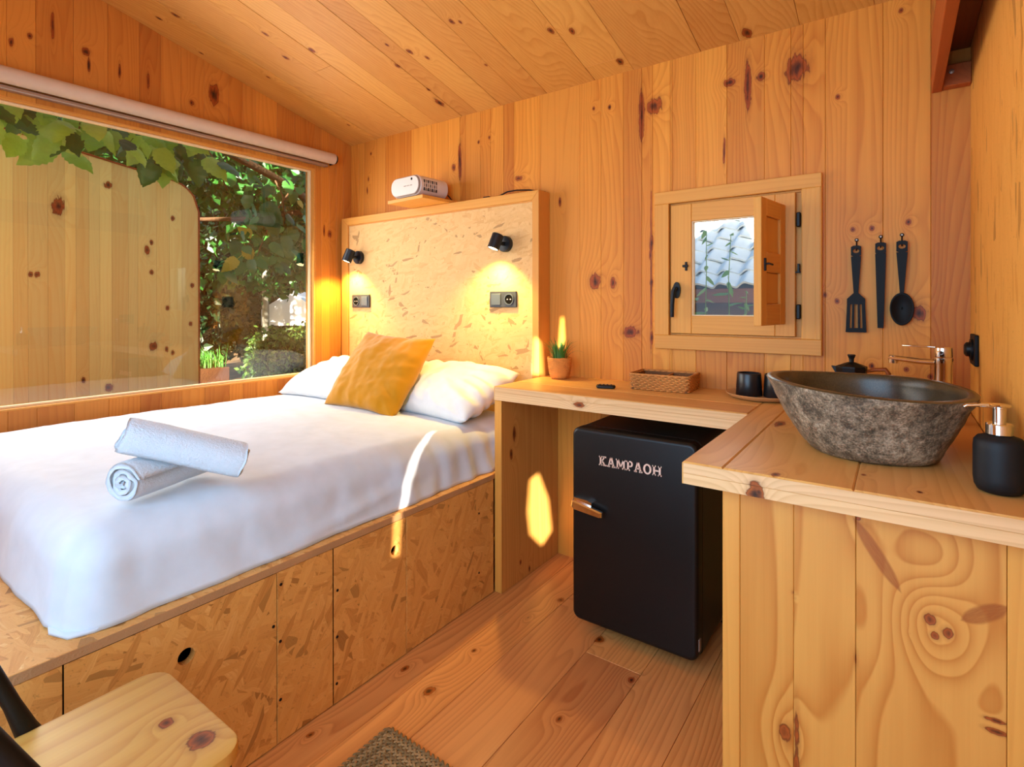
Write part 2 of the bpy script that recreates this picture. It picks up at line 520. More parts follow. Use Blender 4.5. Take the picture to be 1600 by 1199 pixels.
kf = [(1.782, -.353, 0, .011, .016, 1), (2.027, -.497, 0, .014, .02, 1), (2.204, -.626, 0, .010, .014, 1), (1.714, -1.038, 0, .016, .022, 1), (1.576, -1.01, 0, .008, .016, 1), (1.702, -.806, 0, .007, .01, 1), (1.565, -1.355, 0, .007, .012, 1), (2.1, -.9, 0, .008, .012, 1)]
kcab = [(2.945, -1.04, .643, .009, .010, 1), (2.968, -1.04, .628, .009, .010, 1), (2.952, -1.04, .617, .007, .008, 1), 
        (2.915, -1.04, .608, .003, .004, 1), (2.838, -1.04, .798, .006, .007, 1), (3.034, -1.04, .503, .016, .004, 1), (3.035, -1.04, .485, .016, .005, 1), (2.834, -1.04, .53, .004, .02, 1),
        (2.731, -1.04, .613, .003, .004, 1), (2.727, -1.04, .624, .003, .004, 1), (2.734, -1.04, .29, .006, .10, 1), (2.715, -1.04, .335, .012, .02, 1)]
kp = [(-1.2, y, z, .012, .016, 1) for y, z in [(-1.801, 1.38), (-1.329, 1.38), (-1.301, 1.382), (-0.705, 1.423), (-0.607, 1.185), (-0.615, 0.899), (-0.575, 0.874), (-1.082, 0.739), (-0.449, 1.345), (-0.458, 1.071), (-0.574, 1.807), (-0.705, 1.626), (-1.159, 2.176)]]
kp += [(-1.2, -1.20, 1.80, .03, .05, 1), (-1.2, -.731, 1.572, .016, .03, 1), (-1.2, -.694, .925, .022, .03, 1), (-1.2, -.949, .675, .02, .024, 1), (-1.2, -.95, 1.97, .02, .02, 1)]

M = {}
M['wall'] = wood('pine_wall', 'z', PB, PD, kb, tint=(1.26, .88, .52), dens=0.05, ring=.46, tone=.26, freq=46, knot_size=.6, streak=.75)
M['wall_l'] = wood('pine_wall_left', 'z', lin(232, 172, 88), lin(190, 114, 40), kl_, tint=(1.2, .88, .54), dens=0.05, ring=.36, tone=.3, freq=44, knot_size=.6, streak=.5)
M['ceil'] = wood('pine_ceiling', 'y', lin(242, 196, 116), lin(204, 138, 58), kc, tint=(1.08, .82, .56), dens=0.06, knot_size=.6, ring=.42, tone=.16, freq=50, streak=.5, rough=.55)
M['floor'] = wood('pine_floor', 'y', lin(222, 164, 108), lin(168, 100, 54), kf, tint=(1.42, 1.12, .8), dens=0.05, knot_size=.6, ring=.55, tone=.2, freq=38, warp=20, streak=.6, rough=.36, gloss=.45)
M['desk'] = wood('pine_worktop', 'x', lin(244, 204, 130), lin(208, 148, 74), [], tint=(1.14, .92, .74), dens=0.03, ring=.4, tone=.1, freq=36, rough=.42, streak=.45)
M['counter'] = wood('pine_counter', 'y', lin(244, 202, 128), lin(208, 148, 72), [(2.625, -.56, .862, .013, .035, 1), (2.843, -.97, .862, .004, .007, 1), (2.93, -1.03, .862, .004, .006, 1), (2.70, -1.07, .862, .007, .012, 1), (2.66, -1.085, .83, .02, .012, 1)], tint=(1.14, .92, .74), dens=0.02, ring=.45, tone=.14, freq=34, rough=.4, streak=.45)
M['deskleg'] = wood('pine_desk_panel', 'z', lin(240, 190, 108), lin(200, 134, 54), [(1.56, -.365, .65, .012, .03, 1), (1.56, -.389, .566, .009, .02, 1), (1.56, -.32, .08, .006, .01, 1), (1.56, -.25, .025, .006, .012, 1)], tint=(1.14, .92, .74), dens=0.02, ring=.4, tone=.12, freq=34)
M['cab'] = wood('pine_cabinet', 'z', lin(240, 188, 100), lin(198, 124, 42), kcab, tint=(1.14, .92, .74), dens=0.0, ring=.75, tone=.1, freq=14, warp=7, flame=.6, streak=.4,
    swirls=[(2.955, 0, .63, .055, .075, 3.2), (2.945, 0, .76, .05, .07, -2.6), (2.86, 0, .62, .05, .12, -1.4), (3.03, 0, .55, .04, .12, -1.2), (2.725, 0, .33, .04, .08, 2.0)],
    streaks=[(2.828, .80, 2.905, .675, .013), (2.985, .655, 3.05, .70, .016)])
M['edge'] = wood('sawn_worktop_edge', 'x', lin(252, 222, 174), lin(214, 168, 112), [(2.665, -1.085, .822, .022, .014, 1), (2.672, -1.085, .826, .012, .010, 1), (1.93, -.46, .826, .012, .02, 1)], tint=(1.14, .96, .82), dens=0.02, ring=.5, tone=.12, freq=70, rough=.6, streak=.6)
M['frame'] = wood('pale_pine_frame', 'z', lin(244, 194, 106), lin(216, 152, 68), dens=0.05, ring=.3, tone=.1, freq=60, streak=.4, knot_size=.5)
M['frame_h'] = wood('pale_pine_rail', 'x', lin(244, 194, 106), lin(216, 152, 68), dens=0.05, ring=.3, tone=.1, freq=60, streak=.4, knot_size=.5)
M['frame_y'] = wood('pale_pine_edge', 'y', lin(244, 192, 106), lin(212, 146, 64), dens=0.05, ring=.3, tone=.1, freq=60, streak=.4, knot_size=.5)
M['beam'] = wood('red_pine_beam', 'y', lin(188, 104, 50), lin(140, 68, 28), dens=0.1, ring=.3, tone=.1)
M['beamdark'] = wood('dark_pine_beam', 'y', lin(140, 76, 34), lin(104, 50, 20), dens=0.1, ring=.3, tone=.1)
M['seat'] = wood('pale_pine_seat', 'y', lin(242, 196, 112), lin(206, 142, 60), [(1.935, -1.812, .46, .02, .02, 1), (1.845, -1.83, .46, .011, .012, 1)], tint=(1.04, .94, .72), dens=0.04, ring=.55, tone=.08, freq=30, warp=12, flame=3.5, rough=.42)
M['panel'] = wood('pine_outdoor_panel', 'z', lin(255, 250, 180), lin(246, 204, 120), kp, tint=(1.3, 1.06, .82), dens=0.05, ring=.3, tone=.2, knot_size=.6, freq=40)
M['handlewood'] = wood('brown_wood_handle', 'x', lin(170, 96, 44), lin(120, 60, 24), dens=0, freq=200)
M['osb_bed'] = osb('osb_bed_front', 'yz', [(172, 116, 54), (206, 150, 80), (222, 170, 96), (212, 156, 82), (236, 192, 122)], ang0=58, aniso=(8, 30, -25, 0, -50, 60), size=1.25, contrast=.7, tint=(1.36, 1.18, .98))
M['osb_bedtop'] = osb('osb_bed_top', 'xy', [(180, 126, 68), (216, 164, 96), (230, 184, 118), (220, 170, 102), (242, 210, 154)], size=1.1)
M['osb_edge'] = plain('osb_cut_edge', (176, 130, 84), 0.8, var=.25, bump=(220, .5, .003))
M['osb_head'] = osb('osb_headboard', 'xz', [(206, 154, 90), (234, 190, 124), (244, 206, 142), (238, 196, 130), (248, 220, 166)], tint=(1.1, .98, .88), size=1.0, slits=.6, contrast=.6)
M['osb_wall'] = osb('osb_right_wall', 'yz', [(206, 140, 60), (232, 172, 84), (238, 182, 96), (234, 176, 90), (242, 192, 108)], ang0=90, aniso=(0, 8, -7, 4, -4, 10), size=1.5, slits=.5, contrast=.65, tint=(1.22, 1.02, .76))
M['white'] = fabric('white_cotton', (208, 214, 222), 700, .10, .1)
M['pillowm'] = fabric('white_pillow_cotton', (222, 224, 226), 700, .10, .1)
M['towelm'] = fabric('white_terry', (206, 214, 222), 420, .7, .4, big=160)
M['mustard'] = fabric('mustard_linen', (190, 128, 8), 380, .35, .3)
M['blindm'] = fabric('grey_white_blind', (214, 190, 166), 900, .05, .0, rough=.7)
M['alu'] = plain('aluminium', (170, 150, 136), .45, .7)
M['black'] = plain('matt_black', (10, 9, 9), .55, 0, .22)
M['blackmetal'] = plain('black_steel', (11, 10, 10), .45, .0, .3)
M['blackplastic'] = plain('black_plastic', (14, 14, 14), .42, 0, .35)
M['ceramic'] = plain('black_ceramic', (20, 22, 24), .32, 0, .5)
M['soap'] = plain('rubbery_black', (17, 18, 20), .55, 0, .3)
M['fridge'] = plain('fridge_black', (13, 11, 10), .40, 0, .35, bump=(900, .06, .0005))
M['fridge_side'] = plain('fridge_black_side', (16, 14, 13), .42, 0, .5)
M['chrome'] = plain('chrome', (226, 220, 212), .07, 1.0)
M['copper'] = plain('rose_chrome', (255, 226, 206), .42, .75)
M['anthracite'] = plain('anthracite_plastic', (44, 46, 52), .45, 0, .5)
M['anthracite2'] = plain('anthracite_rocker', (66, 74, 86), .4, 0, .5)
M['lampmetal'] = plain('dark_lamp_metal', (30, 32, 36), .38, .3, .5)
M['projw'] = plain('white_plastic', (222, 208, 196), .38, 0, .5)
M['projg'] = plain('grey_plastic', (150, 128, 112), .5, 0, .5)
M['seal'] = plain('cream_seal', (238, 214, 168), .5, 0, .4)
M['tray'] = wood('pale_wood_tray', 'x', lin(226, 192, 150), lin(196, 150, 104), dens=0, ring=.2, freq=60, rough=.4)
M['jute'] = plain('jute_braid', (150, 122, 84), .95, 0, .1, var=.35, bump=(260, .8, .004))
M['jute2'] = plain('jute_strand', (122, 98, 66), .95, 0, .1, var=.4, bump=(260, .8, .004))
M['wicker'] = plain('wicker', (184, 122, 62), .6, 0, .3, var=.3, bump=(160, .4, .002))
M['wickerd'] = plain('wicker_dark', (112, 70, 34), .6, 0, .3, var=.3)
M['bark'] = plain('woven_bark', (206, 128, 60), .8, 0, .2, var=.3, bump=(120, .8, .006))
M['soil'] = plain('soil', (50, 34, 22), .95, 0, .1, bump=(90, .8, .006))
M['blade'] = leafmat('plant_blade', (34, 92, 30), (84, 140, 62), .2)
M['bulb'] = emit('warm_bulb', (255, 214, 150), 14.0)
M['fridge_gasket'] = plain('grey_gasket', (30, 30, 31), .7)
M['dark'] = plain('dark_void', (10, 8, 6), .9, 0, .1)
M['glass'] = glass('window_glass', 2.5, (.97, .985, .97))
M['glass2'] = glass('small_window_glass', 0.6)
w = NT('river_stone')
P = w.coords()
a = w.noise(P, 16.0, 6.0, .65)
b = w.noise(P, 60.0, 5.0, .7)
c = w.noise(P, 240.0, 2.0, .6)
v = w.math('ADD', w.math('MULTIPLY', a, .45), w.math('ADD', w.math('MULTIPLY', b, .45), w.math('MULTIPLY', c, .22)))
w.p(Base_Color=w.ramp(v, [(.40, lin(52, 43, 34)), (.5, lin(92, 78, 61)), (.58, lin(132, 113, 90)), (.72, lin(194, 172, 142))]), Roughness=w.math('ADD', .42, w.math('MULTIPLY', b, .3)))
w.bump(w.math('ADD', a, b), .55, .006)
M['stone'] = w.m
w = NT('honed_stone')
P = w.coords()
v = w.math('ADD', w.math('MULTIPLY', w.noise(P, 12, 4), .6), w.math('MULTIPLY', w.noise(P, 320, 2), .4))
w.p(Base_Color=w.ramp(v, [(.35, lin(50, 40, 24)), (.65, lin(92, 76, 50))]), Roughness=.3)
M['honed'] = w.m

# ---------------------------------------------------------------- the room
W, ZC, SL, YR, YF = 3.085, 2.237, 0.243, -2.95, -2.72
def ceil_z(y):
    return ZC - SL * y if y > YR else ZC - SL * YR + SL * (y - YR) * 0.9
# openings made up in the front wall, shaped to throw the sun patches
def holes_front():
    return [[(2.790, 1.02), (2.80, .92), (2.85, .86), (2.895, .93), (2.88, 1.08), (2.838, 1.20), (2.80, 1.16)],
            [(2.378, .87), (2.392, .87), (2.410, 1.31), (2.394, 1.31)],
            [(2.925, 1.80), (2.965, 1.80), (2.955, 1.96), (2.94, 1.96)],
            [(2.79, 1.66), (2.85, 1.66), (2.84, 1.82), (2.80, 1.84)]]

floor = empty('floor', kind='structure')
fx = [0.0, .21, .42, .63, .84, 1.05, 1.26, 1.47, 1.655, 1.80, 2.02, 2.22, 2.40, 2.60, 2.80, W]
for a, b in zip(fx, fx[1:]):
    cuts = [0.02, YF] if random.random() < .5 else [0.02, random.uniform(-.4, -1.9), YF]
    for y1, y0 in zip(cuts, cuts[1:]):
        board('plank', 'z', rect(a + .0006, b - .0006, y0 + .0004, y1 - .0004), -.022, 0.0, M['floor'], floor, .0012)
box('subfloor', -.1, W + .1, YF - .1, .1, -.10, -.024, M['dark'], floor, bev=0)

# back wall: upright boards of the widths seen, cut round the small window
WX0, WX1, WZ0, WZ1 = 2.112, 2.612, 1.072, 1.628
wb = empty('wall_back', kind='structure')
bx_ = [0, .076, .125, .255, .33, .56, .72, .85, .935, .977, 1.08, 1.15, 1.234, 1.30, 1.458, 1.68, 1.79, 1.90, 1.986, 2.035, 2.12, 2.22, 2.342, 2.48, 2.571, 2.683, 2.855, 2.985, W + .003]
for a, b in zip(bx_, bx_[1:]):
    def zt(x): return ZC + .02
    segs = []
    if b <= WX0 or a >= WX1: segs = [(a, b, -.02, ZC + .02)]
    else:
        if a < WX0: segs.append((a, WX0, -.02, ZC + .02))
        if b > WX1: segs.append((WX1, b, -.02, ZC + .02))
        aa, bb = max(a, WX0), min(b, WX1)
        segs += [(aa, bb, -.02, WZ0), (aa, bb, WZ1, ZC + .02)]
    for s0, s1, z0, z1 in segs:
        board('plank', 'y', rect(s0 + .0003, s1 - .0003, z0, z1), .022, random.choice((0, 0, .0008)), M['wall'], wb, .0011)
bm = bmesh.new()
add_box(bm, -.12, WX0 - .001, .023, .07, -.1, 2.4); add_box(bm, WX1 + .001, W + .12, .023, .07, -.1, 2.4)
add_box(bm, WX0 - .001, WX1 + .001, .023, .07, -.1, WZ0); add_box(bm, WX0 - .001, WX1 + .001, .023, .07, WZ1, 2.4)
bobj('backing', bm, M['dark'], wb)

# left wall, round the picture window
LY1, LY0, LZ0, LZ1 = -.265, -2.32, .776, 2.036
wl = empty('wall_left', kind='structure')
ys = [0.02]
rr = random.Random(3)
for t in (-.06, -.115, -.165, -.225): ys.append(t)
while ys[-1] > YF: ys.append(ys[-1] - rr.choice((.075, .09, .11, .125)))
def left_piece(y1, y0, zb, zt=None):
    y1b, y0b = y1 - .0003, y0 + .0003
    if zt is None:
        top = [(y1b, ceil_z(y1b) + .03), (y0b, ceil_z(y0b) + .03)]
    else: top = [(y1b, zt), (y0b, zt)]
    board('plank', 'x', [(y0b, zb), (y1b, zb), top[0], top[1]], -.022, 0.0, M['wall_l'], wl, .0011)
for y1, y0 in zip(ys, ys[1:]):
    if y0 >= LY1 or y1 <= LY0: left_piece(y1, y0, -.02)
    else:
        if y1 > LY1: left_piece(y1, LY1, -.02)
        if y0 < LY0: left_piece(LY0, y0, -.02)
        a, b = min(y1, LY1), max(y0, LY0)
        left_piece(a, b, -.02, LZ0); left_piece(a, b, LZ1)
bm = bmesh.new()
add_box(bm, -.09, -.023, LY1 + .001, .1, -.1, 2.45); add_box(bm, -.09, -.023, YF - .1, LY0, -.1, 2.8)
add_box(bm, -.09, -.023, LY0, LY1 + .001, -.1, LZ0 - .001); add_box(bm, -.09, -.023, LY0, LY1 + .001, LZ1 + .001, 2.75)
add_box(bm, -.09, -.001, -4.3, YF - .1, -.35, 2.84)      # unseen wing added to keep the sun off the outdoor panel
bobj('backing', bm, M['wall_l'], wl)

# right wall: one upright-grained strand board after another
wr = empty('wall_right', kind='structure')
for y1, y0 in ((.0, -1.22), (-1.222, YF)):
    board('panel', 'x', [(y0, -.02), (y1, -.02), (y1, ceil_z(y1) + .03)] + ([(YR, ceil_z(YR) + .03)] if y0 < YR < y1 else []) + [(y0, ceil_z(y0) + .03)], W + .02, W, M['osb_wall'], wr, .001)
box('backing', W + .021, W + .08, YF - .1, .1, -.1, 2.85, M['dark'], wr, bev=0)

# front wall behind the camera, pierced by the added sun-patch openings
wf = empty('wall_front', kind='structure')
bm = bmesh.new()
outer = [(-.1, -.1), (W + .1, -.1), (W + .1, 2.91), (-.1, 2.91)]
ed = []
def loop_edges(pts):
    vs = [bm.verts.new((u, YF, v)) for u, v in pts]
    return [bm.edges.new((vs[i], vs[(i + 1) % len(vs)])) for i in range(len(vs))]
for pts in [outer] + holes_front(): ed += loop_edges(pts)
bmesh.ops.triangle_fill(bm, use_beauty=True, use_dissolve=False, edges=ed)
r = bmesh.ops.extrude_face_region(bm, geom=list(bm.faces))
bmesh.ops.translate(bm, verts=[g for g in r['geom'] if isinstance(g, bmesh.types.BMVert)], vec=(0, -.012, 0))
bobj('panel', bm, M['wall_l'], wf)

# ceiling: sloping boards running up from the back wall
ce = empty('ceiling', kind='structure')
ca = math.atan(SL)
nrm = Vector((0, math.sin(ca), math.cos(ca)))
cx_ = [0, .25, .49, .62, .76, .95, 1.06, 1.22, 1.36, 1.50, 1.76, 1.95, 2.24, 2.39, 2.60, 2.83, W]
def cmap(u, v, d): return Vector((u, 0, ZC)) + Vector((0, -math.cos(ca), math.sin(ca))) * v + nrm * d
SLEN = -YR / math.cos(ca)
for i, (a, b) in enumerate(zip(cx_, cx_[1:])):
    cuts = [-.02, SLEN] if i not in (2, 5, 10, 13) else [-.02, {2: .62, 5: .95, 10: .10, 13: .7}[i], SLEN]
    for v0, v1 in zip(cuts, cuts[1:]):
        board('plank', 'z', rect(a + .0005, b - .0005, v0 + .0004, v1 - .0004), .02, random.choice((0, 0, .0012)), M['ceil'], ce, .0014, xf=cmap)
bm = bmesh.new()   # roof slab, its unseen overhang added to keep sun off the outdoor panel
add_prism(bm, [(.1, ceil_z(.1) + .022), (.1, ceil_z(.1) + .1), (YR, ceil_z(YR) + .1), (-4.3, ceil_z(-4.3) + .1), (-4.3, ceil_z(-4.3) + .02), (YR, ceil_z(YR) + .022)], -.25, W + .1, lambda u, v, d: (d, u, v))
bobj('roof_slab', bm, M['ceil'], ce)

# picture window
w1 = empty('window_1', kind='structure')
bm = bmesh.new()
add_box(bm, -.085, -.001, LY1 - .012, LY1, LZ0, LZ1, .001); add_box(bm, -.085, -.001, LY0, LY0 + .012, LZ0, LZ1, .001)
add_box(bm, -.085, -.001, LY0 + .012, LY1 - .012, LZ1 - .010, LZ1, .001); add_box(bm, -.085, -.001, LY0 + .012, LY1 - .012, LZ0, LZ0 + .008, .001)
bobj('lining', bm, M['frame_y'], w1)
bm = bmesh.new()
add_box(bm, -.050, -.026, LY1 - .024, LY1 - .012, LZ0 + .008, LZ1 - .010, .002); add_box(bm, -.050, -.026, LY0 + .012, LY0 + .024, LZ0 + .008, LZ1 - .010, .002)
add_box(bm, -.050, -.026, LY0 + .024, LY1 - .024, LZ1 - .020, LZ1 - .010, .002); add_box(bm, -.050, -.026, LY0 + .024, LY1 - .024, LZ0 + .008, LZ0 + .018, .002)
bobj('seal', bm, M['seal'], w1)
mobj('pane', [(-.055, LY0 + .01, LZ0 + .006), (-.055, LY1 - .01, LZ0 + .006), (-.055, LY1 - .01, LZ1 - .008), (-.055, LY0 + .01, LZ1 - .008)], [(0, 1, 2, 3)], M['glass'], w1)

# roller blind above it
rb = empty('roller_blind', (.05, -1.2, 2.107), label='rolled-up pale grey roller blind along the top of the picture window', cat='blind')
bm = bmesh.new()
add_tube(bm, [(0, 1.03, 0), (0, -1.3, 0)], .033, 28)
bobj('blind_roll', bm, M['blindm'], rb, smooth=True, angle=.7)
box('bottom_bar', -.045, -.012, -1.25, 1.0, -.052, -.036, M['alu'], rb, .003)
bm = bmesh.new()
add_tube(bm, [(0, 1.043, 0), (0, 1.030, 0)], .028, 24); add_box(bm, -.05, -.012, 1.035, 1.04, -.03, .03)
bobj('end_bracket', bm, M['blackplastic'], rb)

# small window: casing boards, sash, shutter leaf swung into the room
w2 = empty('window_2', kind='structure')
CX0, CX1, CZ0, CZ1 = 2.052, 2.674, 1.016, 1.678
cf = -.024
board('casing', 'y', rect(CX0, CX1, WZ1 - .002, CZ1), 0, cf, M['frame_h'], w2, .002)
board('casing', 'y', rect(CX0, CX1, CZ0, WZ0 + .002), 0, cf, M['frame_h'], w2, .002)
board('casing', 'y', rect(CX0, WX0 + .002, WZ0 + .002, WZ1 - .002), 0, cf, M['frame'], w2, .002)
board('casing', 'y', rect(WX1 - .002, CX1, WZ0 + .002, WZ1 - .002), 0, cf, M['frame'], w2, .002)
board('casing', 'y', rect(CX1 - .020, CX1 - .004, WZ0 + .002, WZ1 - .002), cf + .001, cf - .002, M['frame'], w2, .001)
bm = bmesh.new()
add_box(bm, WX0 - .004, WX0 + .006, -.001, .09, WZ0 - .004, WZ1 + .004); add_box(bm, WX1 - .006, WX1 + .004, -.001, .09, WZ0 - .004, WZ1 + .004)
add_box(bm, WX0 + .006, WX1 - .006, -.001, .09, WZ0 - .004, WZ0 + .008); add_box(bm, WX0 + .006, WX1 - .006, -.001, .09, WZ1 - .008, WZ1 + .004)
add_box(bm, WX1 - .030, WX1 - .006, .012, .05, WZ0 + .008, WZ1 - .008); add_box(bm, WX0 + .006, WX0 + .016, .036, .05, WZ0 + .008, WZ1 - .008); add_box(bm, WX0 + .016, WX1 - .030, .036, .05, WZ0 + .008, WZ0 + .016); add_box(bm, WX0 + .016, WX1 - .030, .036, .05, WZ1 - .016, WZ1 - .008)
bobj('reveal', bm, M['frame'], w2)
SX0, SX1, SZ0, SZ1 = 2.120, 2.588, 1.082, 1.618
GX0, GX1, GZ0, GZ1 = 2.206, 2.520, 1.156, 1.545
sf, sbk = -.016, .034
sash = empty('sash', parent=w2)
board('stile', 'y', rect(SX0, GX0, SZ0, SZ1), sbk, sf, M['frame'], sash, .002)
board('stile', 'y', rect(GX1, SX1, SZ0, SZ1), sbk, sf, M['frame'], sash, .002)
board('rail', 'y', rect(GX0 + .0005, GX1 - .0005, GZ1, SZ1), sbk, sf, M['frame_h'], sash, .002)
board('rail', 'y', rect(GX0 + .0005, GX1 - .0005, SZ0, GZ0), sbk, sf, M['frame_h'], sash, .002)
bm = bmesh.new()
add_box(bm, GX0, GX0 + .004, -.008, .012, GZ0, GZ1); add_box(bm, GX1 - .004, GX1, -.008, .012, GZ0, GZ1)
add_box(bm, GX0 + .004, GX1 - .004, -.008, .012, GZ0, GZ0 + .004); add_box(bm, GX0 + .004, GX1 - .004, -.008, .012, GZ1 - .004, GZ1)
bobj('glazing_seal', bm, M['seal'], sash)
mobj('pane', [(GX0 + .003, .014, GZ0 + .003), (GX1 - .003, .014, GZ0 + .003), (GX1 - .003, .014, GZ1 - .003), (GX0 + .003, .014, GZ1 - .003)], [(0, 1, 2, 3)], M['glass2'], sash)
hd = empty('handle', parent=w2)
bm = bmesh.new()
add_prism(bm, [(2.148 + .015 * math.cos(t) * (1), 1.262 + .034 * math.sin(t)) for t in [2 * PI * k / 20 for k in range(20)]], sf + .001, sf - .012, lambda u, v, d: (u, d, v))
bobj('rosette', bm, M['blackmetal'], hd)
bm = bmesh.new()
add_tube(bm, [(2.148, sf - .008, 1.268), (2.148, sf - .035, 1.268)], .008, 12)
add_tube(bm, [(2.150, sf - .036, 1.272), (2.143, sf - .038, 1.255), (2.139, sf - .038, 1.20), (2.138, sf - .036, 1.150)], [.009, .0095, .009, .008], 10)
bobj('lever', bm, M['blackmetal'], hd, smooth=True, angle=.8)
bm = bmesh.new()
add_box(bm, 2.182, 2.190, sf - .008, sf + .001, 1.342, 1.378, .001); add_box(bm, 2.172, 2.196, sf - .012, sf - .006, 1.356, 1.366, .002)
bobj('latch_keep', bm, M['blackmetal'], w2)
for z in (1.515, 1.175):
    bm = bmesh.new()
    add_box(bm, 2.592, 2.606, -.026, -.004, z - .027, z + .027, .003)
    bobj('hinge', bm, M['blackmetal'], w2)
bm = bmesh.new()
add_box(bm, 2.596, 2.603, -.024, -.004, 1.318, 1.352, .001); add_box(bm, 2.588, 2.606, -.020, -.014, 1.318, 1.324, .001)
bobj('stay', bm, M['blackmetal'], w2)
# shutter leaf, hinged at the right of the pane, swung about square to it
sh = empty('shutter', (2.530, sf - .002, 0), rz=math.radians(-90 - 9), parent=w2)
SW, SB, ST, th = .238, 1.128, 1.572, .026
# local: x runs from hinge to free edge, y is thickness
def sboard(nm, u0, u1, z0, z1, t0, t1, m):
    return box(nm, u0, u1, t0, t1, z0, z1, m, sh, .0018)
sboard('stile', 0, .050, SB, ST, 0, th, M['frame'])
sboard('stile', SW - .050, SW, SB, ST, 0, th, M['frame'])
for z0, z1 in ((SB, SB + .075), (1.315, 1.385), (ST - .06, ST)):
    sboard('rail', .0505, SW - .0505, z0, z1, 0, th, M['frame_h'])
for z0, z1 in ((SB + .0755, 1.3145), (1.3855, ST - .0605)):
    sboard('panel', .0505, SW - .0505, z0, z1, .008, th - .009, M['frame'])
bm = bmesh.new()
add_box(bm, SW - .032, SW - .024, th - .001, th + .006, 1.318, 1.362, .001)
add_tube(bm, [(SW - .028, th + .004, 1.342), (SW - .028, th + .016, 1.342), (SW - .055, th + .018, 1.340)], .0035, 8)
bobj('latch', bm, M['blackmetal'], sh)

# open-bottomed timber valance along the right wall
vb = empty('trim_1', kind='structure')
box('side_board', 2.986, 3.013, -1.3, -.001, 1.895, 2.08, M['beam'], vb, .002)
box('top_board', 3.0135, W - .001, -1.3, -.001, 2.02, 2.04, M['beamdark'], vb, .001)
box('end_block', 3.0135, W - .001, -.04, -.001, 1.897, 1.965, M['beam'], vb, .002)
bm = bmesh.new()
add_lathe(bm, [(0, 0), (.007, 0), (.007, .006), (.0, .008)], 12, orient((0, -1, 0), (3.035, -.041, 1.94)))
bobj('screw', bm, M['alu'], vb)

# ---------------------------------------------------------------- bed
bed = empty('bed_platform', (0, 0, 0), label='built-in bed base of strand board with sawn top edge and round finger holes', cat='bed')
PX, PZ0, PZ1 = 1.524, .472, .494
def hole_board(name, y0, y1, z0, z1, hole, mat):
    """front panel of the base with a round finger hole cut through"""
    hy, hz, hr = hole
    n = 28
    bm = bmesh.new()
    def ring(x, pts): return [bm.verts.new((x, a, b)) for a, b in pts]
    circ = [(hy + hr * math.cos(2 * PI * k / n), hz + hr * math.sin(2 * PI * k / n)) for k in range(n)]
    def sq(k):
        a = 2 * PI * k / n
        c, s = math.cos(a), math.sin(a)
        ty = ((y1 - hy) if c > 0 else (y0 - hy)) / c if abs(c) > 1e-9 else 1e9
        tz = ((z1 - hz) if s > 0 else (z0 - hz)) / s if abs(s) > 1e-9 else 1e9
        t = min(ty, tz)
        return (hy + c * t, hz + s * t)
    outer = [sq(k) for k in range(n)]
    fi, fo, bi, bo = ring(PX, circ), ring(PX, outer), ring(PX - .02, circ), ring(PX - .02, outer)
    corners = {(y0, z0), (y1, z0), (y0, z1), (y1, z1)}
    for k in range(n):
        k2 = (k + 1) % n
        A, B = outer[k], outer[k2]
        extra = None
        if abs(A[0] - B[0]) > 1e-6 and abs(A[1] - B[1]) > 1e-6:
            extra = min(corners, key=lambda c: abs(c[0] - A[0]) + abs(c[1] - A[1]) + abs(c[0] - B[0]) + abs(c[1] - B[1]))
        if extra:
            e = bm.verts.new((PX, *extra))
            bm.faces.new((fi[k], fo[k], e, fo[k2], fi[k2]))
        else: bm.faces.new((fi[k], fo[k], fo[k2], fi[k2]))
        bm.faces.new((fi[k], fi[k2], bi[k2], bi[k]))
    return bobj(name, bm, mat, bed)
g = .0012
board('panel', 'x', rect(-2.6, -1.892 - g, .003, PZ0 - .001), PX - .02, PX, M['osb_bed'], bed, .001)
hole_board('panel', -1.892 + g, -1.43 - g, .003, PZ0 - .001, (-1.66, .366, .019), M['osb_bed'])
board('panel', 'x', rect(-1.43 + g, -1.25 - g, .003, PZ0 - .001), PX - .02, PX, M['osb_bed'], bed, .001)
hole_board('panel', -1.25 + g, -.955 - g, .003, PZ0 - .001, (-1.008, .377, .016), M['osb_bed'])
board('panel', 'x', rect(-.955 + g, -.464, .003, PZ0 - .001), PX - .02, PX, M['osb_bed'], bed, .001)
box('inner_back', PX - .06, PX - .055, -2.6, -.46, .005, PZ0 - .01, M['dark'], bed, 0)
box('top_board', .004, PX, -2.6, -.464, PZ0, PZ1, M['osb_bedtop'], bed, .001)
box('top_board', .004, PX - .004, -.4635, -.11, PZ0, PZ1, M['osb_bedtop'], bed, .001)
box('edge_band', PX, PX + .0012, -2.6, -.464, PZ0 + .001, PZ1 - .0012, M['osb_edge'], bed, 0)
for y, z in [(-1.418, .435), (-1.42, .28), (-1.42, .12), (-1.235, .34), (-1.236, .20), (-1.238, .06), (-.56, .36), (-.56, .12), (-1.44, .33)]:
    bm = bmesh.new()
    add_lathe(bm, [(0, .0012), (.004, .0012), (.0045, 0)], 10, orient((1, 0, 0), (PX, y, z)))
    bobj('screw', bm, M['blackmetal'], bed)

def fbm(p, s, o=3):
    return mn.fractal(Vector(p) * s, 0.9, 2.0, o)

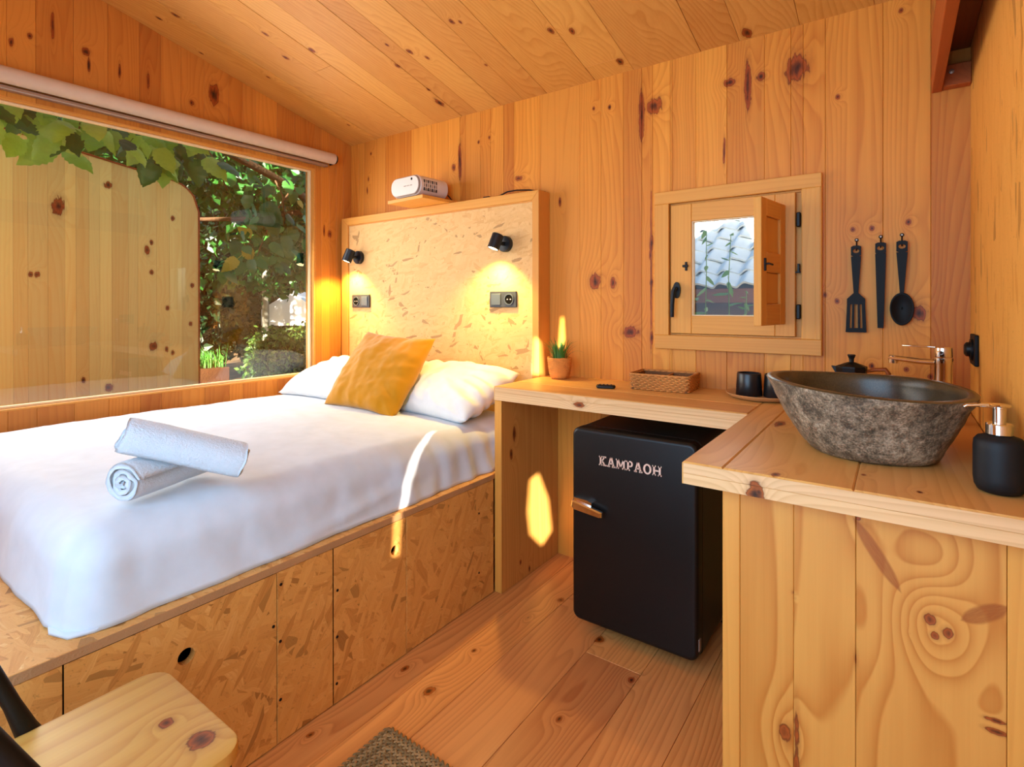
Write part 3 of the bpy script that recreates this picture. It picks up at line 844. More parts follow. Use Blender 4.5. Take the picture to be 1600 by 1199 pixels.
# mattress under a white cover
def duvet():
    x0, x1, y0, y1, z0, z1 = .03, 1.452, -1.868, -.115, .4955, .700
    nx, ny, nz = 84, 110, 16
    R = .085
    V, idx, F = [], {}, []
    def pt(i, j, k):
        key = (i, j, k)
        if key in idx: return idx[key]
        fx_, fy_, fz_ = i / nx, j / ny, k / nz
        X, Y, Z = x0 + fx_ * (x1 - x0), y0 + fy_ * (y1 - y0), z0 + fz_ * (z1 - z0)
        # rounded box
        cxm, cym, czm = min(max(X, x0 + R), x1 - R), min(max(Y, y0 + R), y1 - R), min(Z, z1 - R)
        d = Vector((X - cxm, Y - cym, max(0, Z - czm)))
        if d.length > 1e-7:
            m = max(abs(d.x), abs(d.y), abs(d.z)) / R
            q = Vector((cxm, cym, czm)) + d.normalized() * (R * m)
            q.z = Z if Z < czm else q.z
        else: q = Vector((X, Y, Z))
        h = (q.z - z0) / (z1 - z0)
        side = max(0, (q.x - (x1 - .12)) / .12)
        foot = max(0, ((y0 + .12) - q.y) / .12)
        # skirt spreads where it rests on the base
        q.x += side * (.042 * (1 - h) ** 1.5 + .004) ; q.y -= foot * .020 * (1 - h) ** 2
        top = max(0, min(1, (h - .55) / .4))
        cx2 = (q.x - x0) / (x1 - x0); cy2 = (q.y - y0) / (y1 - y0)
        q.z += top * (.012 * math.sin(PI * min(1, max(0, cx2))) + .008 * math.sin(PI * min(1, max(0, cy2)) * 1.3) - .012 * cx2 + .010 * (1 - cy2) * (1 - cx2))
        # soft waves and creases
        q.z += top * (.006 * fbm((q.x, q.y * .6, 0), 3.2, 2) + .0022 * fbm((q.x * .7 + q.y * .4, q.y * 1.8, 3), 9, 3))
        amp = side * (1 - .25 * h)
        near = max(0, (q.y + 1.0) / .9)                       # upright folds near the pillow end
        q.x += amp * (.010 * fbm((.3, q.y * 1.0, q.z * .55), 6.0, 3) + near * .012 * math.sin(q.y * 52 + 3 * fbm((0, q.y, q.z), 4, 2)) * (1 - h * .55))
        q.x += amp * .010 * math.exp(-((q.z - (.53 + .12 * (q.y + 1.25))) / .018) ** 2) * math.exp(-((q.y + 1.12) / .28) ** 2)
        q.y += foot * .006 * fbm((q.x, .2, q.z * .5), 7, 2)
        # bottom hem dips and lifts slightly
        if k == 0: q.z += .004 * abs(fbm((q.x, q.y, 5), 6, 2)) * (side + foot)
        # folded corner by the camera
        c = math.exp(-(((q.x - 1.43) / .05) ** 2 + ((q.y + 1.83) / .05) ** 2))
        q += Vector((.012, -.006, 0)) * c * (1 - h)
        crease = math.exp(-(((q.x - 1.415) / .010) ** 2)) * max(0, min(1, foot * 1.4)) * (1 - h * .7)
        q.y += .012 * crease
        V.append(q); idx[key] = len(V) - 1
        return idx[key]
    def quad(a, b, c_, d): F.append((pt(*a), pt(*b), pt(*c_), pt(*d)))
    for i in range(nx):
        for j in range(ny):
            quad((i, j, nz), (i + 1, j, nz), (i + 1, j + 1, nz), (i, j + 1, nz))
            quad((i, j, 0), (i, j + 1, 0), (i + 1, j + 1, 0), (i + 1, j, 0))
    for i in range(nx):
        for k in range(nz):
            quad((i, 0, k), (i + 1, 0, k), (i + 1, 0, k + 1), (i, 0, k + 1))
            quad((i, ny, k), (i, ny, k + 1), (i + 1, ny, k + 1), (i + 1, ny, k))
    for j in range(ny):
        for k in range(nz):
            quad((0, j, k), (0, j, k + 1), (0, j + 1, k + 1), (0, j + 1, k))
            quad((nx, j, k), (nx, j + 1, k), (nx, j + 1, k + 1), (nx, j, k + 1))
    return V, F
mt = empty('mattress', (0, 0, 0), label='double mattress under a smooth white duvet cover on the strand board base', cat='mattress')
V, F = duvet()
mobj('duvet_cover', V, F, M['white'], mt, smooth=True)
bm = bmesh.new()     # the flap of cover tucked under the corner
pts = [(1.36, -1.878), (1.42, -1.890), (1.475, -1.872), (1.492, -1.83), (1.49, -1.78), (1.44, -1.80), (1.38, -1.84)]
add_prism(bm, pts, .4945, .503, lambda u, v, d: (u, v, d))
bobj('tucked_corner', bm, M['white'], mt, smooth=True)

def cushion_mesh(wx, wy, h, nx=64, ny=64, pinch=.10, seed=0, wr=.006, pw=2.6, corner=.0, radial=1.2):
    V, F = [], []
    for s in (1, -1):
        base = len(V)
        for j in range(ny + 1):
            for i in range(nx + 1):
                u, v = 2 * i / nx - 1, 2 * j / ny - 1
                t = max(0, (1 - abs(u) ** pw) * (1 - abs(v) ** pw)) ** .52
                k = 1 - pinch * (1 - abs(u * v)) * (0.5 * (u * u + v * v))
                x, y = u * wx / 2 * (1 - pinch * (1 - v * v) * -.15 - pinch * .5 * v * v * (1 - abs(u)) - pinch * .35 * (1 - v * v) * u * u * .6), v * wy / 2 * (1 - pinch * .6 * (1 - u * u) * v * v)
                edge = 1 - t
                z = s * h / 2 * t
                z += wr * t * fbm((x * 1.2 + seed, y * 1.2, s), 7, 3)
                z += wr * radial * (t * edge * 3) * math.sin(math.atan2(v, u) * 16 + 3 * fbm((u, v, seed), 2, 2)) * (abs(u) + abs(v)) * .6
                V.append((x, y, z))
        for j in range(ny):
            for i in range(nx):
                a = base + j * (nx + 1) + i
                q = (a, a + 1, a + nx + 2, a + nx + 1)
                F.append(q if s > 0 else q[::-1])
    return V, F
def weld(o):
    bm = bmesh.new(); bm.from_mesh(o.data)
    bmesh.ops.remove_doubles(bm, verts=bm.verts, dist=1e-4)
    bm.to_mesh(o.data); bm.free()
    o.data.polygons.foreach_set('use_smooth', [True] * len(o.data.polygons))

V, F = cushion_mesh(.68, .42, .20, seed=1.3, wr=.012)
o = mobj('pillow', V, F, M['pillowm'], None, True, (1.085, -.315, .792), (math.radians(22), 0, math.radians(-2))); weld(o)
tag(o, 'white pillow nearest the desk, behind the mustard cushion', 'pillow', 'bed pillows')
V, F = cushion_mesh(.62, .42, .19, seed=6.1, wr=.010)
o = mobj('pillow', V, F, M['pillowm'], None, True, (.375, -.345, .785), (math.radians(20), 0, math.radians(3))); weld(o)
tag(o, 'white pillow in the window corner of the bed', 'pillow', 'bed pillows')

# mustard cushion leaning back on the pillows, turned a little
V, F = cushion_mesh(.49, .45, .15, seed=3.7, wr=.014, pinch=.16, radial=.35)
o = mobj('cushion', V, F, M['mustard'], None, True); weld(o)
ex = Vector((1.0, .03, -.03)).normalized()
ey = Vector((.05, .60, .80)).normalized(); ez = ex.cross(ey).normalized(); ey = ez.cross(ex)
R3 = Matrix((ex, ey, ez)).transposed()
R3 = R3 @ Matrix.Rotation(math.radians(-1), 3, 'Z')
o.rotation_mode = 'QUATERNION'; o.rotation_quaternion = R3.to_quaternion(); o.location = (.817, -.470, .868)
tag(o, 'square mustard yellow linen cushion leaning on the two white pillows', 'cushion')

def settle(o, floor_objs, gap=.0008):
    # soft things flatten where they lie: vertices below the surface underneath are lifted onto it
    from mathutils.bvhtree import BVHTree
    bpy.context.view_layer.update()
    for fo in floor_objs:
        mw = fo.matrix_world
        tree = BVHTree.FromPolygons([mw @ v.co for v in fo.data.vertices], [tuple(p.vertices) for p in fo.data.polygons])
        ow, oi = o.matrix_world, o.matrix_world.inverted()
        for v in o.data.vertices:
            p = ow @ v.co
            hit = tree.ray_cast(Vector((p.x, p.y, 3)), Vector((0, 0, -1)))[0]
            if hit is not None and p.z < hit.z + gap and p.z > hit.z - .12:
                p.z = hit.z + gap
                v.co = oi @ p
def dent(o, c, wx, wy, h):
    # a pillow gives way behind the cushion leaning on it
    bpy.context.view_layer.update()
    cw, ci, ow, oi = c.matrix_world, c.matrix_world.inverted(), o.matrix_world, o.matrix_world.inverted()
    for v in o.data.vertices:
        q = ci @ (ow @ v.co)
        u, w_ = 2 * q.x / wx, 2 * q.y / wy
        if abs(u) < 1.08 and abs(w_) < 1.08:
            t = max(0, (1 - min(1, abs(u)) ** 2.6) * (1 - min(1, abs(w_)) ** 2.6)) ** .52
            lim = -h / 2 * t - .016
            if q.z > lim:
                q.z = lim
                v.co = oi @ (cw @ q)
duv = bpy.data.objects['duvet_cover']
pil = [bpy.data.objects['pillow'], bpy.data.objects['pillow.001']]
for q_ in pil: dent(q_, o, .49, .45, .15)
for q_ in pil: settle(q_, [duv])
settle(o, [duv])
for q_ in pil: q_.data.update()

def towel(name, length, rad, turns, pitch, mat, seed):
    """cloth rolled up along x: a thick spiral drawn out, softened with small lumps"""
    n = int(turns * 30)
    prof_o, prof_i = [], []
    th = pitch * .86
    for k in range(n + 1):
        a = 2 * PI * turns * k / n
        r = rad - pitch * turns + pitch * a / (2 * PI)
        prof_o.append((r, a)); prof_i.append((max(.001, r - th), a))
    prof = prof_o + prof_i[::-1]
    m = 40
    V, F = [], []
    P = len(prof)
    for i in range(m + 1):
        x = (i / m - .5) * length
        for (r, a) in prof:
            end = max(0, abs(2 * i / m - 1) - .9) / .1
            rr = r * (1 - .05 * end * end) + .0022 * fbm((x * 2, math.cos(a) * r * 9, math.sin(a) * r * 9 + seed), 5, 2)
            ex = x + (.010 * fbm((seed, a * .6, r * 30), 1.2, 2)) * (1 if abs(x) > length * .44 else 0)
            V.append((ex, rr * math.cos(a), rr * math.sin(a) * .93))
        if i:
            for k in range(P):
                k2 = (k + 1) % P
                F.append(((i - 1) * P + k, (i - 1) * P + k2, i * P + k2, i * P + k))
    for i in (0, m):
        for k in range(n):
            q = (i * P + k, i * P + k + 1, i * P + P - 2 - k, i * P + P - 1 - k)
            F.append(q if i == 0 else q[::-1])
    return mobj(name, V, F, mat, None, True)
t1 = towel('rolled_towel', .26, .060, 3.4, .0165, M['towelm'], 2.0)
t1.location = (1.290, -1.605, .7585)
t1.rotation_euler = (math.radians(20), 0, math.atan2(.125, -.048))
tag(t1, 'small white rolled towel showing its spiral end, underneath the other one', 'towel', 'rolled towels on the bed')
t2 = towel('rolled_towel', .29, .058, 3.6, .0150, M['towelm'], 9.0)
e0, e1 = Vector((1.28, -1.715, .872)), Vector((1.440, -1.458, .764))
t2.location = (e0 + e1) / 2
t2.rotation_mode = 'QUATERNION'
t2.rotation_quaternion = (e1 - e0).normalized().to_track_quat('X', 'Z')
tag(t2, 'white rolled towel lying slantwise on top of the other one', 'towel', 'rolled towels on the bed')

settle(t1, [duv]); settle(t2, [duv]); settle(t2, [t1], .0012)
for q_ in (t1, t2): q_.data.update()

# ---------------------------------------------------------------- headboard with lamps and sockets
HX0, HX1, HY, HZ0, HZ1 = .031, 1.515, -.10, .4955, 1.747
hb = empty('headboard', (0, 0, 0), label='strand board headboard framed in pale pine, behind the pillows', cat='headboard')
board('frame_rail', 'y', [(HX0, HZ1), (HX1, HZ1), (HX1 - .038, HZ1 - .045), (HX0 + .060, HZ1 - .045)][::-1], -.001, HY, M['frame_h'], hb, .002)
board('frame_post', 'y', [(HX1, HZ1), (HX1, HZ0), (HX1 - .038, HZ0), (HX1 - .038, HZ1 - .045)][::-1], -.001, HY, M['frame'], hb, .002)
board('frame_post', 'y', [(HX0, HZ0), (HX0, HZ1), (HX0 + .060, HZ1 - .045), (HX0 + .060, HZ0)][::-1], -.001, HY, M['frame'], hb, .002)
box('bead', HX0 + .060, HX1 - .038, HY + .006, HY + .012, HZ1 - .051, HZ1 - .045, M['frame_h'], hb, .001)
board('panel', 'y', rect(HX0 + .0605, HX1 - .0385, HZ0, HZ1 - .0455), -.03, HY + .012, M['osb_head'], hb, .0005)
HP = HY + .012

def wall_lamp(x, z, label):
    t = empty('wall_lamp', (x, HP, z), label=label, cat='lamp', group='spotlights on the headboard')
    bm = bmesh.new()
    add_lathe(bm, [(0, 0), (.040, 0), (.040, .020), (.037, .024), (0, .024)], 32, orient((0, -1, 0), (0, 0, 0)))
    bobj('wall_plate', bm, M['lampmetal'], t, smooth=True, angle=.6)
    bm = bmesh.new()
    add_tube(bm, [(0, -.02, 0), (-.004, -.058, 0)], .010, 12)
    bobj('knuckle', bm, M['lampmetal'], t, smooth=True, angle=.8)
    ax = Vector((-.20, -.30, -.93)).normalized()
    c = Vector((-.006, -.078, .008))
    bm = bmesh.new()
    add_lathe(bm, [(0, -.036), (.026, -.036), (.029, -.033), (.029, .040), (.0255, .040), (.0255, .026), (0, .026)], 28, orient(ax, c))
    hd_ = bobj('lamp_head', bm, M['lampmetal'], t, smooth=True, angle=.5)
    bm = bmesh.new()
    add_lathe(bm, [(0, .0405), (.015, .0398), (.0248, .037), (.0248, .027), (0, .027)], 24, orient(ax, c))
    bobj('bulb', bm, M['bulb'], hd_, smooth=True, angle=.6)
    d = bpy.data.lights.new('lamp_light', 'SPOT')
    d.energy, d.color = 22.0, (1.0, .68, .18)
    d.spot_size, d.spot_blend, d.shadow_soft_size = math.radians(125), .8, .018
    lo = bpy.data.objects.new('lamp_light', d)
    lo.location = c + ax * .055
    lo.rotation_mode = 'QUATERNION'
    lo.rotation_quaternion = Vector((-.12, .05, -1)).to_track_quat('-Z', 'Y')
    COL.objects.link(lo); lo.parent = t
    return t
wall_lamp(.196, 1.495, 'dark spotlight on the headboard next to the picture window')
wall_lamp(1.316, 1.503, 'dark spotlight on the headboard next to its right pine post')

def socket(x, z, mirror, label):
    t = empty('wall_socket', (x, HP, z), label=label, cat='socket', group='sockets on the headboard')
    box('plate', -.082, .082, -.010, 0, -.040, .040, M['anthracite'], t, .003, 2)
    s = -1 if mirror else 1
    rk = box('rocker_switch', -s * .040 - .029, -s * .040 + .029, -.0145, -.009, -.029, .029, M['anthracite2'], t, .002)
    so = empty('outlet', parent=t)
    bm = bmesh.new()
    c = Matrix.Translation((s * .040, -.0105, 0)) @ Matrix.Rotation(math.radians(90), 4, 'X')
    add_lathe(bm, [(.0285, -.001), (.0285, .0035), (.0235, .0035), (.0225, -.006)], 28, c)
    bobj('rim', bm, M['anthracite2'], so, smooth=True, angle=.6)
    bm = bmesh.new()
    add_lathe(bm, [(0, .0008), (.0228, .0008)], 24, c)
    bobj('well', bm, M['dark'], so)
    bm = bmesh.new()
    for dx in (-.0095, .0095):
        add_lathe(bm, [(0, .0022), (.003, .0022), (.003, .0006)], 10, c @ Matrix.Translation((dx, 0, 0)))
    bobj('pin_hole', bm, M['copper'], so)
    return t
socket(1.300, 1.229, False, 'socket under the right spotlight, with its rocker on the left')
socket(.212, 1.226, True, 'socket under the spotlight by the window, with its rocker on the right')

# ---------------------------------------------------------------- shelf and projector on top of the headboard
sf_ = empty('projector_shelf', (.80, -.15, HZ1), rz=math.radians(-4), label='small pine board on top of the headboard carrying the projector', cat='shelf')
box('board', -.142, .142, -.125, .135, .0006, .018, M['frame_h'], sf_, .0015)
pj = empty('projector', (.79, -.165, HZ1 + .0195), rz=math.radians(-4), label='white rounded projector on the small shelf above the headboard', cat='projector')
def stadium(wd, ht, r, n=10):
    out = []
    for cx2, cz2, a0 in ((wd / 2 - r, ht - r, 0), (-wd / 2 + r, ht - r, 90), (-wd / 2 + r, r, 180), (wd / 2 - r, r, 270)):
        for k in range(n + 1):
            a = math.radians(a0 + 90 * k / n)
            out.append((cx2 + r * math.cos(a), cz2 + r * math.sin(a)))
    return out
def soft_prism(poly, d0, d1, c, fn):
    bm = bmesh.new()
    n = len(poly)
    ins = inset(poly, c)
    loops = [[bm.verts.new(fn(u, v, d)) for u, v in p] for p, d in ((ins, d0), (poly, d0 + c), (poly, d1 - c), (ins, d1))]
    for a, b in zip(loops, loops[1:]):
        for k in range(n): bm.faces.new((a[k], a[(k + 1) % n], b[(k + 1) % n], b[k]))
    bm.faces.new(loops[0][::-1]); bm.faces.new(loops[-1])
    return bm
yf = lambda u, v, d: (u, d, v)
bobj('body', soft_prism(stadium(.235, .106, .048), -.092, .105, .006, lambda u, v, d: (u, d, v + .008)), M['projw'], pj, smooth=True, angle=.6)
bobj('front_rim', soft_prism(stadium(.229, .100, .046), -.097, -.0925, .001, lambda u, v, d: (u, d, v + .011)), M['projg'], pj, smooth=True, angle=.6)
fp = bobj('front_plate', soft_prism(stadium(.222, .093, .043), -.103, -.0975, .002, lambda u, v, d: (u, d, v + .0145)), M['projw'], pj, smooth=True, angle=.6)
bm = bmesh.new(); add_lathe(bm, [(0, .0015), (.006, .0015), (.007, 0)], 14, orient((0, -1, 0), (.058, -.103, .092)))
bobj('sensor', bm, M['black'], fp)
bm = bmesh.new()
for k, wdt in enumerate((.010, .006, .008, .005, .012)):
    add_box(bm, -.004 + k * .013, -.004 + k * .013 + wdt, -.1042, -.103, .058, .062)
bobj('mark', bm, M['projg'], fp)
for i in range(7):
    for j in range(3):
        bm = bmesh.new()
        add_box(bm, .1135, .1185, -.070 + i * .014, -.064 + i * .014, .030 + j * .020, .046 + j * .020)
        bobj('vent_slot', bm, M['projg'] if (i + j) % 2 else M['anthracite'], pj)
for x in (-.06, .06):
    bm = bmesh.new(); add_lathe(bm, [(0, 0), (.012, 0), (.012, .010), (0, .010)], 12, Matrix.Translation((x, -.06, 0)))
    bobj('foot', bm, M['projg'], pj)
bm = bmesh.new(); add_lathe(bm, [(0, 0), (.012, 0), (.012, .010), (0, .010)], 12, Matrix.Translation((0, .07, 0)))
bobj('foot', bm, M['projg'], pj)
cb = empty('power_cable', (0, 0, 0), label='thin black cable trailing over the headboard from the projector', cat='cable')
bm = bmesh.new()
add_tube(bm, [(.90, -.06, 1.80), (.915, -.045, 1.775), (.93, -.05, 1.7515), (1.0, -.05, 1.7505), (1.10, -.055, 1.7505), (1.17, -.05, 1.7505), (1.24, -.045, 1.758), (1.29, -.04, 1.775), (1.34, -.03, 1.778), (1.41, -.02, 1.772), (1.47, -.015, 1.758), (1.50, -.02, 1.751)], .0035, 8)
bobj('cord', bm, M['blackplastic'], cb, smooth=True)
box('plug', 1.145, 1.185, -.062, -.040, 1.7476, 1.762, M['blackplastic'], cb, .003)

# ---------------------------------------------------------------- worktop (desk along the back wall, counter along the right wall)
ZT, ZU = .862, .808
wt = empty('worktop', (0, 0, 0), label='L-shaped thick pine worktop with a panel leg beside the bed', cat='worktop')
DY, KY, KX = -.460, -1.085, 2.518
board('desk_board', 'z', rect(1.524, KX - .0004, DY + .0, -.300), ZU - .004, ZT, M['desk'], wt, .003)
board('desk_board', 'z', rect(1.524, KX - .0004, -.2995, -.001), ZU - .004, ZT, M['desk'], wt, .003)
for a, b in ((KX, 2.602), (2.6024, 2.832), (2.8324, W - .001)):
    board('counter_board', 'z', rect(a, b, KY + (.0 if a > 2.53 else .0), -.001), ZU + .006, ZT, M['counter'], wt, .003)
board('side_panel', 'z', rect(1.526, 1.561, DY + .004, -.001), .001, ZU - .0045, M['deskleg'], wt, .002)
box('edge_strip', 1.5262, 1.5605, DY + .0025, DY + .0035, .002, ZU - .006, M['frame'], wt, 0)

zm = (ZU + ZT) / 2 + .002
for z0, z1 in ((ZU + .0065, zm - .0004), (zm + .0004, ZT - .0032)):          # the two glued layers show along the sawn front edges
    box('edge_layer', KX + .0032, W - .002, KY - .0012, KY - .0001, z0, z1, M['edge'], wt, .0004)
for z0, z1 in ((ZU - .0035, zm - .0004), (zm + .0004, ZT - .0032)):
    box('edge_layer', 1.5272, KX - .001, DY - .0012, DY - .0001, z0, z1, M['edge'], wt, .0004)

sc_ = empty('sink_cabinet', (0, 0, 0), label='pine cabinet of upright boards carrying the stone basin', cat='cabinet')
CY = -1.045
box('side_panel', 2.592, 2.627, CY, -.48, .001, ZU + .005, M['frame'], sc_, .0015)
board('front_board', 'y', rect(2.6275, 2.7285, .001, ZU + .005), CY + .03, CY + .001, M['cab'], sc_, .0010)
board('front_board', 'y', rect(2.7288, 2.8335, .001, ZU + .005), CY + .03, CY + .0012, M['cab'], sc_, .0010)
board('front_board', 'y', rect(2.8342, 3.0455, .001, ZU + .005), CY + .03, CY + .0006, M['cab'], sc_, .0010)
box('side_panel', 3.0462, W - .001, CY - .001, -.48, .001, ZU + .005, M['frame'], sc_, .0015)

# ---------------------------------------------------------------- fridge with raised lettering
fr = empty('mini_fridge', (0, 0, 0), label='black retro mini fridge with raised lettering, tucked under the desk', cat='fridge')
FX0, FX1, FY, FZ0, FZ1 = 1.918, 2.376, -.500, .045, .752
def rrect(x0, x1, z0, z1, r, n=8):
    out = []
    for cx2, cz2, a0 in ((x1 - r, z1 - r, 0), (x0 + r, z1 - r, 90), (x0 + r, z0 + r, 180), (x1 - r, z0 + r, 270)):
        for k in range(n + 1):
            a = math.radians(a0 + 90 * k / n)
            out.append((cx2 + r * math.cos(a), cz2 + r * math.sin(a)))
    return out
def pillow_prism(poly, d0, d1, steps, fn):
    """prism whose front edge is rounded: steps of (inset, depth)"""
    bm = bmesh.new()
    n = len(poly)
    loops = [[bm.verts.new(fn(u, v, d0)) for u, v in poly]]
    for c, d in steps:
        loops.append([bm.verts.new(fn(u, v, d)) for u, v in (inset(poly, c) if c else poly)])
    for a, b in zip(loops, loops[1:]):
        for k in range(n): bm.faces.new((a[k], a[(k + 1) % n], b[(k + 1) % n], b[k]))
    bm.faces.new(loops[0][::-1]); bm.faces.new(loops[-1])
    return bm
door_poly = rrect(FX0, FX1, FZ0, FZ1, .030)
rs = [(0, FY + .014)] + [(.014 * (1 - math.cos(t)), FY + .014 * (1 - math.sin(t))) for t in [math.radians(a) for a in (20, 40, 60, 75, 90)]]
dr = bobj('door', pillow_prism(door_poly, FY + .050, FY, rs, yf), M['fridge'], fr, smooth=True, angle=.5)
bobj('gasket', pillow_prism(rrect(FX0 + .010, FX1 - .010, FZ0 + .010, FZ1 - .010, .024), FY + .060, FY, [(0, FY + .050)], yf), M['fridge_gasket'], fr)
bobj('body', pillow_prism(rrect(FX0 + .002, FX1 - .002, FZ0 - .012, FZ1 - .002, .028), -.05, FY, [(0, FY + .066), (.006, FY + .060)], yf), M['fridge_side'], fr, smooth=True, angle=.5)
for x in (FX0 + .05, FX1 - .05):
    for y in (FY + .11, -.10):
        bm = bmesh.new(); add_lathe(bm, [(0, .001), (.018, .001), (.018, .034), (0, .034)], 14, Matrix.Translation((x, y, 0)))
        bobj('foot', bm, M['blackplastic'], fr)
h = empty('handle', parent=dr)
bm = bmesh.new()
add_prism(bm, [(1.936, .500), (1.990, .498), (2.008, .492), (2.006, .476), (1.938, .478)], FY + .002, FY - .020, yf)
bobj('bracket', bm, M['chrome'], h)
bm = bmesh.new()
pr_ = [(1.930, .468), (1.934, .492), (1.948, .490), (2.052, .470), (2.052, .452), (2.045, .448), (1.944, .458)]
bobj('lever', pillow_prism(pr_, FY - .018, 0, [(0, FY - .028), (.004, FY - .034)], yf), M['chrome'], h)
box('hinge', FX1 - .004, FX1 + .003, FY + .012, FY + .030, FZ0 + .035, FZ0 + .075, M['alu'], fr, .002)
# slab-serif capitals, stroke by stroke in a cell one unit high
def glyph(ch):
    S, B = .22, .14              # stem and serif thickness
    out = []
    def bar(x0, y0, x1, y1): out.append([(x0, y0), (x1, y0), (x1, y1), (x0, y1)])
    def diag(xa, ya, xb, yb, w_=.20): out.append([(xa - w_ / 2, ya), (xa + w_ / 2, ya), (xb + w_ / 2, yb), (xb - w_ / 2, yb)])
    if ch == 'K':
        bar(.10, 0, .10 + S, 1); bar(0, 0, .44, B); bar(0, 1 - B, .44, 1)
        diag(.78, .06, .40, .52); diag(.34, .42, .74, .95, .17); bar(.56, 0, 1.0, B); bar(.54, 1 - B, .94, 1); w_ = 1.0
    elif ch == 'A':
        diag(.16, .05, .46, 1, .17); diag(.84, .05, .52, 1, .23); bar(.26, .30, .76, .43); bar(0, 0, .36, B); bar(.62, 0, 1.04, B); w_ = 1.04
    elif ch == 'M':
        bar(.10, 0, .27, 1); bar(.93, 0, 1.13, 1); diag(.62, .18, .24, 1, .2); diag(.62, .18, .98, 1, .16)
        bar(0, 0, .38, B); bar(.80, 0, 1.24, B); bar(0, 1 - B, .32, 1); bar(.90, 1 - B, 1.24, 1); w_ = 1.24
    elif ch == 'P':
        bar(.10, 0, .10 + S, 1); bar(0, 0, .46, B); bar(0, 1 - B, .34, 1)
        n = 10
        for k in range(n):
            a0, a1 = math.radians(90 - 180 * k / n), math.radians(90 - 180 * (k + 1) / n)
            f = lambda a, r, q: (.48 + r * math.cos(a), .69 + q * math.sin(a))
            out.append([f(a0, .34, .31), f(a1, .34, .31), f(a1, .14, .18), f(a0, .14, .18)])
        bar(.30, .87, .49, 1.0); bar(.30, .38, .49, .51); w_ = .86
    elif ch == 'O':
        n = 24
        for k in range(n):
            a0, a1 = 2 * PI * k / n, 2 * PI * (k + 1) / n
            f = lambda a, r, q: (.50 + r * math.cos(a), .5 + q * math.sin(a))
            out.append([f(a0, .50, .52), f(a1, .50, .52), f(a1, .27, .37), f(a0, .27, .37)])
        w_ = 1.0
    elif ch == 'H':
        bar(.10, 0, .10 + S, 1); bar(.78, 0, .78 + S, 1); bar(.30, .43, .80, .57)
        bar(0, 0, .42, B); bar(0, 1 - B, .42, 1); bar(.68, 0, 1.10, B); bar(.68, 1 - B, 1.10, 1); w_ = 1.10
    return out, w_
word = 'KAMPAOH'
tot = sum(glyph(c)[1] for c in word) + .10 * (len(word) - 1)
LX0, LX1, LZ, LH = 2.030, 2.259, .6285, .034
k_ = (LX1 - LX0) / tot
u0 = LX0
for ch in word:
    polys, wd = glyph(ch)
    bm = bmesh.new()
    for p_ in polys:
        add_prism(bm, [(u0 + a * k_, LZ + b * LH) for a, b in p_], FY + .001, FY - .0035, yf)
    bobj('letter', bm, M['copper'], dr)
    u0 += (wd + .10) * k_
fc = empty('power_cable', (0, 0, 0), label='black cable lying on the floor behind the fridge', cat='cable')
bm = bmesh.new()
add_tube(bm, [(2.39, -.04, .20), (2.42, -.05, .05), (2.45, -.10, .008), (2.50, -.22, .006), (2.53, -.30, .02), (2.50, -.36, .06), (2.56, -.42, .07), (2.575, -.45, .05)], .004, 8)
add_tube(bm, [(2.40, -.30, .10), (2.46, -.34, .055), (2.53, -.30, .045), (2.58, -.33, .10)], .004, 8)
bobj('cord', bm, M['blackplastic'], fc, smooth=True)

# ---------------------------------------------------------------- stone basin
BX, BY = 2.829, -.722
bs = empty('stone_basin', (BX, BY, ZT + .0005), rz=math.radians(14), label='oval river-stone vessel basin with rough outside on the counter', cat='basin')
def basin():
    n, V, F = 96, [], []
    RX, RY, H_ = .205, .238, .153
    rows = []
    def ring(fr_, z, kind, dx=0, dy=0):
        r_ = []
        for k in range(n):
            a = 2 * PI * k / n
            c, s = math.cos(a), math.sin(a)
            e = 2.25
            q = (abs(c) ** e + abs(s) ** e) ** (-1 / e)
            rx, ry = RX * fr_, RY * fr_
            x, y = rx * c * q + dx, ry * s * q + dy
            if kind == 'out':
                d = .0035 * fbm((x, y, z), 26, 3) + .004 * fbm((x, y, z), 9, 2)
                x += d * c; y += d * s
            zz = z
            if kind != 'flat':
                zz = z + (.0035 * math.sin(a * 2 + 1.0)) * (1 if z > .12 else 0) - .006 * (1 if z > .12 else 0) * c
            r_.append((x, y, zz))
        rows.append(r_)
    ring(.0001, 0, 'flat', .010, -.015); ring(.59, 0, 'flat', .010, -.015)
    for t in range(0, 11):
        f_ = t / 10
        ring(.63 + .36 * f_ ** .9 if t else .63, .006 + (H_ - .012) * f_, 'out', .010 * (1 - f_), -.015 * (1 - f_))
    ring(.995, H_ - .002, 'rim'); ring(.985, H_, 'rim'); ring(.905, H_, 'rim'); ring(.892, H_ - .003, 'rim')
    for t in range(1, 11):
        f_ = t / 10
        ring(.892 - .40 * f_ ** 1.6, H_ - .003 - (H_ - .026) * math.sin(f_ * PI / 2), 'in', .02 * f_)
    ring(.12, .022, 'in', .025); ring(.0001, .021, 'in', .025)
    V = [v for r_ in rows for v in r_]
    for i in range(len(rows) - 1):
        for k in range(n):
            k2 = (k + 1) % n
            F.append((i * n + k, i * n + k2, (i + 1) * n + k2, (i + 1) * n + k))
    return V, F, n, len(rows)
V, F, n, nr = basin()
split = 13
mobj('outer_shell', V[:n * (split + 1)], [f for f in F if max(f) < n * (split + 1)], M['stone'], bs, True)
mobj('inner_bowl', V, [f for f in F if min(f) >= n * split], M['honed'], bs, True)
bm = bmesh.new(); add_lathe(bm, [(0, .028), (.020, .027), (.026, .0235), (.026, .020)], 24, Matrix.Translation((.025, 0, 0)))
bobj('drain', bm, M['chrome'], bs, smooth=True, angle=.7)

